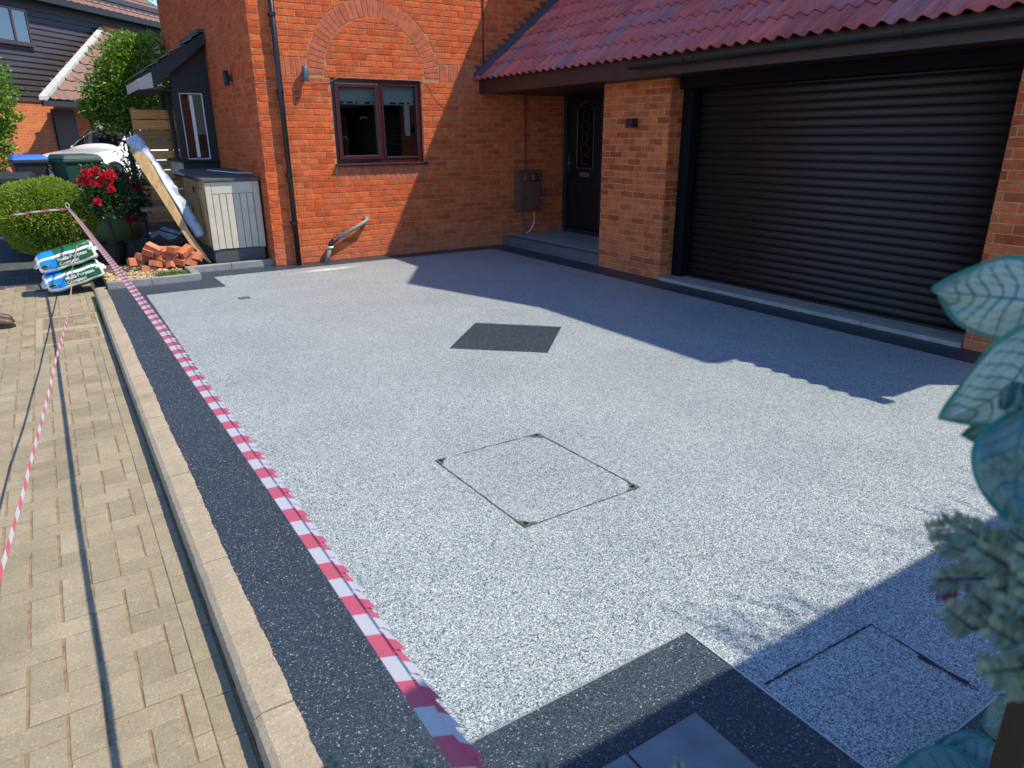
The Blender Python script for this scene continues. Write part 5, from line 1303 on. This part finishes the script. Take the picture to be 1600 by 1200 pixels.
for k in range(3):
    a = pi/2+2*pi*k/3; em.add([(-.085, .018*cos(a+1.05), .69+.018*sin(a+1.05)), (-.085, .108*cos(a), .69+.108*sin(a)), (-.085, .018*cos(a-1.05), .69+.018*sin(a-1.05)), (-.098, .0, .69)], [(0, 1, 3), (1, 2, 3), (0, 3, 2)])
em.build('star_emblem', 'chrome', car, world=False)
pt_ = MB().box((-.075, -.26, .42), (-.055, .26, .53)).build('number_plate', 'white', car, world=False)
MB().box((-.06, -.70, .26), (-.03, .70, .40)).build('lower_grille', 'black', car, world=False)
MB().box((.35, -.72, .04), (4.1, .72, .21)).build('underbody', 'black', car, world=False)

# neighbour house
HD = Vector((.669, .743, 0)).normalized(); HN = Vector((.743, -.669, 0)).normalized(); P0 = Vector((.187, 25.2, 0))
NH = empty('neighbour_house', (P0.x, P0.y, .3), 'neighbouring house with dark boarded upper storey over orange brick', 'house'); NH.rotation_euler = (0, 0, atan2(HD.y, HD.x))
# local frame: x along wall (HD), y = -HN direction (into house), z up from .3
Mi = pworld(NH).inverted()
def W2L(px_, py_, off=0):
    P = plane(px_, py_, P0+HN*off, HN); return Mi @ P
MB().box((-14, 0, -.4), (8, .3, 2.3)).build('wall', 'far_brick', NH, world=False)
k = NH.children[-1]; k.data.transform(Matrix.Identity(4))
# make brick texture run in the plane: rotate mesh so that object XY = wall plane
def wallplane_obj(name, m, x0, x1, z0, z1, th, parent, y0=0):
    mb = MB().box((x0, z0, -th), (x1, z1, 0)); o = link(name, mb.mesh(name, m), parent); o.rotation_euler = (pi/2, 0, 0); o.location = (0, y0, 0); return o
bpy.data.objects.remove(k)
wallplane_obj('wall', 'far_brick', -14, 8, -.4, 2.3, .3, NH)
MB().box((-14, .02, 2.31), (8, .3, 5.6)).build('upper_wall', 'clad', NH, world=False)
for i in range(22):
    z = 2.30+i*.15; m_ = MB(); m_.prism([(-14, -.035, z), (-14, -.004, z+.15), (-14, .012, z+.15), (-14, .012, z)], (22, 0, 0)); m_.build('board', 'clad', NH, world=False)
a = W2L(0, 8); b = W2L(48, 70)
xw0, xw1, zw0, zw1 = b.x-2.0, b.x, b.z-.02, a.z+.0
wn = MB()
for q in ((xw0, xw0+.06, zw0, zw1), (xw1-.06, xw1, zw0, zw1), (xw0+.06, xw1-.06, zw0, zw0+.06), (xw0+.06, xw1-.06, zw1-.06, zw1)): wn.box((q[0], -.08, q[2]), (q[1], -.036, q[3]))
xm_ = W2L(17, 40).x; wn.box((xm_-.04, -.08, zw0+.06), (xm_+.04, -.036, zw1-.06)); nw = wn.build('window', 'mahog', NH, world=False)
for (p, q) in ((xw0+.06, xm_-.04), (xm_+.04, xw1-.06)):
    MB().box((p, -.066, zw0+.06), (q, -.06, zw1-.06)).build('pane', 'glass_far', nw, world=False)
    c = MB(); n = 28; vs = []
    for i in range(n+1): x = p+(q-p)*i/n; yv = -.05+.010*sin(i*1.6); vs += [(x, yv, zw0+.08), (x, yv, zw1-.07)]
    c.add(vs, [(2*i, 2*i+1, 2*i+3, 2*i+2) for i in range(n)]); c.build('curtain', 'blind', nw, world=False)
MB().box((xw0-.05, -.12, zw0-.05), (xw1+.05, -.036, zw0-.003)).build('sill', 'mahog', nw, world=False)
# low tiled roof over its porch
A1 = W2L(157, 47); A2 = W2L(250, 44); E1 = W2L(63, 155, 1.6); 
zt_, ze_ = A1.z, E1.z; xE = E1.x; xT = A1.x; W_ = 6.5
def course_roof(mb_name, x0t, x0e, x1, yt, ye, zt, ze, gauge, pitch, m, parent, amp=.03):
    L = sqrt((yt-ye)**2+(zt-ze)**2); rows = int(L/gauge)+1; sd_ = Vector((0, yt-ye, zt-ze)).normalized(); nn = Vector((0, -sd_.z, sd_.y)); mb = MB()
    for r in range(rows):
        s0, s1 = r*gauge, min(L, (r+1)*gauge+.02); xa = x0e+(x0t-x0e)*min(1, (s0+s1)/2/L)
        n = int((x1-xa)/(pitch/6)); vs = []
        for i in range(n+1):
            x = xa+i*pitch/6; h = amp*(.5+.5*cos(2*pi*i/6)); b0 = Vector((x, ye, ze))
            vs += [b0+sd_*s0+nn*(h+.012), b0+sd_*s0+nn*(h+.038), b0+sd_*s1+nn*(h+.008)]
        mb.add(vs, [f_ for i in range(n) for f_ in ((3*i, 3*i+3, 3*i+4, 3*i+1), (3*i+1, 3*i+4, 3*i+5, 3*i+2))])
    o = mb.build(mb_name, m, parent, world=False); o['kind'] = 'stuff'; return o
lr = MB(); lr.prism([(xE, -1.6, ze_-.03), (xE+W_, -1.6, ze_-.03), (xT+W_, -.04, zt_-.03), (xT, -.04, zt_-.03)], (0, 0, -.05)); lro = lr.build('porch_roof', 'blackmat', NH, world=False)
course_roof('roof_tiles', xT, xE, xE+W_, -.04, -1.6, zt_, ze_, .32, .30, 'tile_brown', lro)
vg = MB(); vg.prism([(xE-.10, -1.66, ze_-.02), (xE+.16, -1.66, ze_-.02), (xE+.16, -1.66, ze_+.08), (xE-.10, -1.66, ze_+.08)], (xT-xE, 1.6, zt_-ze_)); vg.build('verge', 'leadgrey', lro, world=False)
rg = MB(); rg.tube([(xT, -.05, zt_+.05), (xT+W_, -.05, zt_+.05)], .09, 8); rg.build('ridge', 'brick_pink', lro, world=False)
MB().box((xE, -1.68, ze_-.16), (xE+W_, -1.60, ze_-.02)).build('fascia', 'blackmat', lro, world=False)
a = W2L(78, 170); b = W2L(120, 242); c = W2L(105, 170)
nd_ = MB().box((a.x, -.05, .0), (W2L(118, 200).x, -.004, a.z)).build('garage_door', 'clad', NH, world=False)
for i in range(9):
    x = a.x+(W2L(118, 200).x-a.x)*(i+.5)/9; MB().box((x-.05, -.07, .02), (x+.05, -.051, a.z-.05)).build('plank', 'fascia', nd_, world=False)
a = W2L(137, 170); m_ = MB().box((a.x, -.06, .85), (a.x+1.2, -.004, 2.0)); wj = m_.build('window', 'mahog', NH, world=False)
MB().box((a.x+.08, -.075, .93), (a.x+1.12, -.061, 1.92)).build('pane', 'glass_far', wj, world=False)
# its main roof
e0 = W2L(112, 3, .35); e1 = W2L(246, 38, .35); ze = (e0.z+e1.z)/2
lr = MB(); lr.prism([(-14, -.35, ze), (8, -.35, ze), (6, 3.6, ze+2.9), (-14, 3.6, ze+2.9)], (0, 0, -.06)); ro2 = lr.build('roof', 'blackmat', NH, world=False)
mbx = MB(); sd_ = Vector((0, 3.95, 2.9)).normalized(); nn = Vector((0, -sd_.z, sd_.y)); Lr = sqrt(3.95**2+2.9**2)
for r in range(int(Lr/.32)):
    s0, s1 = r*.32, (r+1)*.32+.02; xe_ = 8-2*(s0/Lr)*1.6; n = int((xe_+14)/.1); vs = []
    for i in range(n+1):
        x = -14+i*.1; h = .03*(.5+.5*cos(2*pi*i/3)); b0 = Vector((x, -.35, ze)); vs += [b0+sd_*s0+nn*(h+.012), b0+sd_*s0+nn*(h+.038), b0+sd_*s1+nn*(h+.008)]
    mbx.add(vs, [f_ for i in range(n) for f_ in ((3*i, 3*i+3, 3*i+4, 3*i+1), (3*i+1, 3*i+4, 3*i+5, 3*i+2))])
o = mbx.build('roof_tiles', 'tile_brown', ro2, world=False); o['kind'] = 'stuff'
MB().box((-14, -.40, ze-.14), (8.0, -.34, ze+.02)).build('gutter', 'blackmat', NH, world=False)
MB().box((-14, .31, -.4), (8, 7.5, 5.4)).build('house_core', 'far_brick', NH, world=False)

# ================================================================ close to the camera: canopy, post, plants
MB().box((.35, -1.6, 2.40), (6.5, .13, 2.5)).build('porch_canopy', 'blackmat', None, label='flat dark canopy overhead that shades the near right corner of the driveway', cat='canopy')
q = pl(1592, 1030, 1, .36)
MB().box((q.x, .24, -.05), (q.x+.12, .36, 2.40)).build('canopy_post', 'post', None, label='brown timber post at the lower right edge of the photo', cat='post', bevel=.004)
def big_leaf(tip, base, wpx, depth, dt=0, db=0, blade='teal_blade', vein='teal_vein', parent=None, nl=6, bend=.0, asym=1.0, edge=.10):
    """tip/base are where the leaf was seen in the photograph; depth is its distance in metres"""
    T = CAM+ray(*tip)*(depth+dt); B = CAM+ray(*base)*(depth+db); ax = (T-B); L = ax.length; d = ax.normalized()
    vd = (CAM-(T+B)/2).normalized(); s = d.cross(vd).normalized(); n = s.cross(d).normalized()
    if n.dot(vd) < 0: n = -n
    W = wpx/FPX*depth; NU, NV = 16, 8
    def P(u, v, lift=0):
        shape = (sin(pi*min(1, u*.92+.08))**.75)*(1-.25*u) if u < 1 else 0
        shape = max(0, (sin(pi*(u*.80+.20)))**.8) if u > .3 else (.86+.14*sin(pi/2*u/.3))*max(0, sin(pi*(.3*.80+.20)))**.8*(.30+.70*sqrt(u/.3))
        hw = W/2*shape*(asym if v > 0 else 1)
        return B+d*(L*u)+s*(v*hw+bend*L*sin(pi*u))+n*(-.22*abs(v)**1.5*hw+.05*L*sin(pi*u)+lift+.004*sin(9*u+5*v))
    t = MB(); vs = []; 
    for i in range(NU+1):
        for j in range(-NV, NV+1): vs.append(P(i/NU, j/NV))
    k = 2*NV+1; t.add(vs, [(i*k+j, i*k+j+1, (i+1)*k+j+1, (i+1)*k+j) for i in range(NU) for j in range(2*NV)])
    lo = t.build('leaf', blade, parent, smooth=True)
    v = MB()
    def strip(path, w0, w1):
        vv = []
        for i, (u, q) in enumerate(path):
            a = Vector(P(u, q, .0007)); b_ = Vector(P(min(1, u+.01), q, .0007)); nx = path[min(i+1, len(path)-1)]; pv = path[max(i-1, 0)]
            td = (P(*nx)-P(*pv)); td = td.normalized() if td.length > 1e-6 else d; sd2 = td.cross(n).normalized(); w_ = w0+(w1-w0)*i/(len(path)-1); vv += [a+sd2*w_, a-sd2*w_]
        v.add(vv, [(2*i, 2*i+1, 2*i+3, 2*i+2) for i in range(len(path)-1)])
    e_ = W*.018
    strip([(i/12*.97, 0) for i in range(13)], e_*.9, e_*.3)
    for sg in (-1, 1):
        strip([(.01+i/30*.985, sg*.985) for i in range(31)], W*edge*.35, W*edge*.3)
        for q in range(nl):
            u0 = .05+q*.80/nl; path = [(u0+(.16)*(k_/7)**1.2, sg*.93*(k_/7)) for k_ in range(8)]; path = [(min(.97, a), b) for a, b in path]; strip(path, e_*.75, e_*.3)
            for r in range(3):
                k_ = 2+r*1.7; bu = u0+.16*(k_/7)**1.2; bv = sg*.93*k_/7
                for sg2 in (-1, 1): strip([(min(.97, max(.01, bu+sg2*.05*x_/3+.01*x_)), max(-.95, min(.95, bv+sg*.10*x_/3))) for x_ in range(4)], e_*.35, e_*.15)
    v.build('vein', vein, lo)
    return lo
P_ = CAM+ray(1760, 720)*.62
pt2 = empty('caladium_plant', (P_.x, P_.y, .75), 'large pale teal leaves with dark green veins hanging at the right edge of the photo', 'plant')
big_leaf((1462, 455), (1655, 474), 104, .62, .04, -.02, parent=pt2, nl=7)
big_leaf((1471, 655), (1630, 520), 92, .60, .03, 0, parent=pt2, nl=7, bend=-.13)
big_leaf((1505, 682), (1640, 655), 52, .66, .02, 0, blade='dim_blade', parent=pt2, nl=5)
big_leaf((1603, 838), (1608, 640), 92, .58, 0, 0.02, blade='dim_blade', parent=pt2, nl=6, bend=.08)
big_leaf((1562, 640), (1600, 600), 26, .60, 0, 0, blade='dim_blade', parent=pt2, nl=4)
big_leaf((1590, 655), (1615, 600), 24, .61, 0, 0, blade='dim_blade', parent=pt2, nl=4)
st = MB()
for bx_, by_ in ((1655, 474), (1630, 520), (1640, 655), (1608, 640), (1600, 600), (1615, 600)):
    a = CAM+ray(bx_, by_)*.62; st.tube([a, a.lerp(P_, .5)+Vector((0, 0, .01)), Vector((P_.x, P_.y, P_.z-.1)), Vector((P_.x+.02, P_.y, .75))], [.0025, .003, .004, .005], 6)
st.build('stalk', 'green_frond', pt2, smooth=True)
MB().lathe((P_.x+.02, P_.y, .60), [(.001, 0), (.08, 0), (.11, .18), (.12, .19), (.10, .19), (.001, .15)], 18).build('planter', 'black', None, label='black hanging planter holding the pale teal leaves', cat='planter')
# ferny grey-green foliage, out of focus
def frond(mb, a, b, L, W, n, leafL):
    for i in range(n):
        u = i/(n-1); p = a.lerp(b, u)
        for sg in (-1, 1):
            d = (b-a).normalized(); s = d.cross((CAM-p).normalized()).normalized()*sg; leaf_quad(mb, p, (s+d*.7+rv()*.25), (CAM-p).normalized()+rv()*.4, leafL*(1-.5*u)*random.uniform(.7, 1.2), leafL*.12)
fp = empty('artificial_fern', (pl(1600, 950, 1, .42).x, .42, 1.0), 'blurred grey green ferny foliage at the right edge above the brown post', 'plant')
mb = MB(); mr_ = MB(); stf = MB()
rt_ = CAM+ray(1660, 960)*.62
for k in range(36):
    ang = random.uniform(-pi*.95, pi*.35)
    tx, ty = 1565+random.gauss(0, 38), 930+random.gauss(0, 55)
    if k < 6: tx, ty = ((1452, 832), (1470, 850), (1465, 905), (1500, 820), (1530, 850), (1478, 950))[k]
    if tx < 1490 and k >= 6: tx = 1500+random.uniform(0, 60)
    a = CAM+ray(tx+random.uniform(40, 90), ty+random.uniform(-20, 50))*(.56+random.uniform(-.06, .04)); b = CAM+ray(tx, ty)*(.53+random.uniform(-.06, .03))
    frond(mb, a, b, 0, 0, 12, .017); stf.tube([rt_, a, b], [.0016, .0012, .0006], 5)
for (tx, ty) in ((1525, 955), (1560, 990), (1540, 975), (1590, 960), (1465, 925)):
    a = CAM+ray(tx+30, ty-12)*.56; b = CAM+ray(tx, ty)*.55; frond(mr_, a, b, 0, 0, 6, .014)
for (tx, ty) in ((1538, 733), (1548, 742), (1545, 725)):
    a = CAM+ray(tx+60, ty-5)*.58; b = CAM+ray(tx, ty)*.57; frond(mb, a, b, 0, 0, 8, .010)
mb.build('frond', 'green_frond', fp); mr_.build('frond', 'red_frond', fp); stf.build('stem', 'twig', fp)
# leaves low by the post
lp = empty('variegated_plant', (pl(1585, 1150, 2, .02).x, pl(1585, 1150, 2, .02).y, 0), 'teal and yellow veined leafy plant on the ground beside the brown post', 'plant')
def gl(tip, base, w_, z, **k):
    q = pl(*base, 2, z); dpt = (q-CAM).length; big_leaf(tip, base, w_, dpt, parent=lp, **k)
gl((1560, 1085), (1600, 1120), 50, .20, blade='dim_blade', vein='yel_leaf', nl=4, edge=.02)
gl((1535, 1135), (1600, 1130), 55, .16, blade='dim_blade', vein='yel_leaf', nl=4, edge=.02)
gl((1450, 1180), (1570, 1190), 60, .12, blade='dim_blade', vein='teal_vein', nl=4)
gl((1480, 1165), (1560, 1215), 60, .12, blade='dim_blade', vein='teal_vein', nl=4)
gl((1400, 1205), (1540, 1225), 70, .12, blade='dim_blade', vein='teal_vein', nl=4)
q = pl(1530, 1125, 2, .1); MB().lathe((q.x+.07, q.y-.10, 0), [(.001, 0), (.07, 0), (.09, .10), (.095, .11), (.08, .11), (.001, .08)], 18).build('plant_pot', 'black', None, label='black plant pot on the ground beside the brown post', cat='plant pot')
# hanging trailing foliage at the canopy edge (its shadow falls on the drive)
hg = empty('trailing_plant', (3.4, .2, 2.5), 'trailing leafy plant hanging from the edge of the overhead canopy', 'plant'); mb = MB()
for i in range(34):
    x0_ = random.choice((random.uniform(2.9, 3.6), random.uniform(3.9, 5.2))); a = Vector((x0_, .12, 2.50)); L = random.uniform(.08, .34); b = a+Vector((random.uniform(-.15, .15), L, random.uniform(.0, .18)))
    frond(mb, a, b, 0, 0, 9, .05)
mb.build('foliage', 'green_frond', hg)
# low shrub tips at the bottom edge
ls = empty('potted_conifer', (.42, .10, .6), 'small dark green conifer tips poking up at the bottom edge of the photo', 'plant'); mb = MB(); stt = MB()
for (tx, ty) in ((515, 1178), (523, 1190), (650, 1186), (660, 1192), (850, 1180), (842, 1190), (855, 1190), (780, 1199), (1060, 1170+20), (590, 1196)):
    b = CAM+ray(tx, ty)*.52; a = CAM+ray(tx+random.uniform(-6, 6), ty+90)*.56
    frond(mb, a, b, 0, 0, 14, .010); stt.tube([(b.x, b.y-.08, .6), a, b], [.002, .0015, .0008], 5)
mb.build('foliage', 'green_frond', ls); stt.build('stem', 'twig', ls)
# soft speckled weeds along the wall foot and kerb
wd_ = MB()
for i in range(260):
    y_ = random.choice((random.gauss(7.9, .35), random.gauss(8.3, .2))); x = .196+random.uniform(-.006, .006); h = random.uniform(.01, .035); a = random.uniform(0, 6.3)
    wd_.add([(x-.002, y_, RZ), (x+.002, y_+.002, RZ), (x-.01+.02*cos(a), y_+.012*sin(a), RZ+h)], [(0, 1, 2)])
wd_.build('weeds', 'grass', None, kind='stuff', label='tiny green weeds growing along the foot of the kerb', cat='weeds')
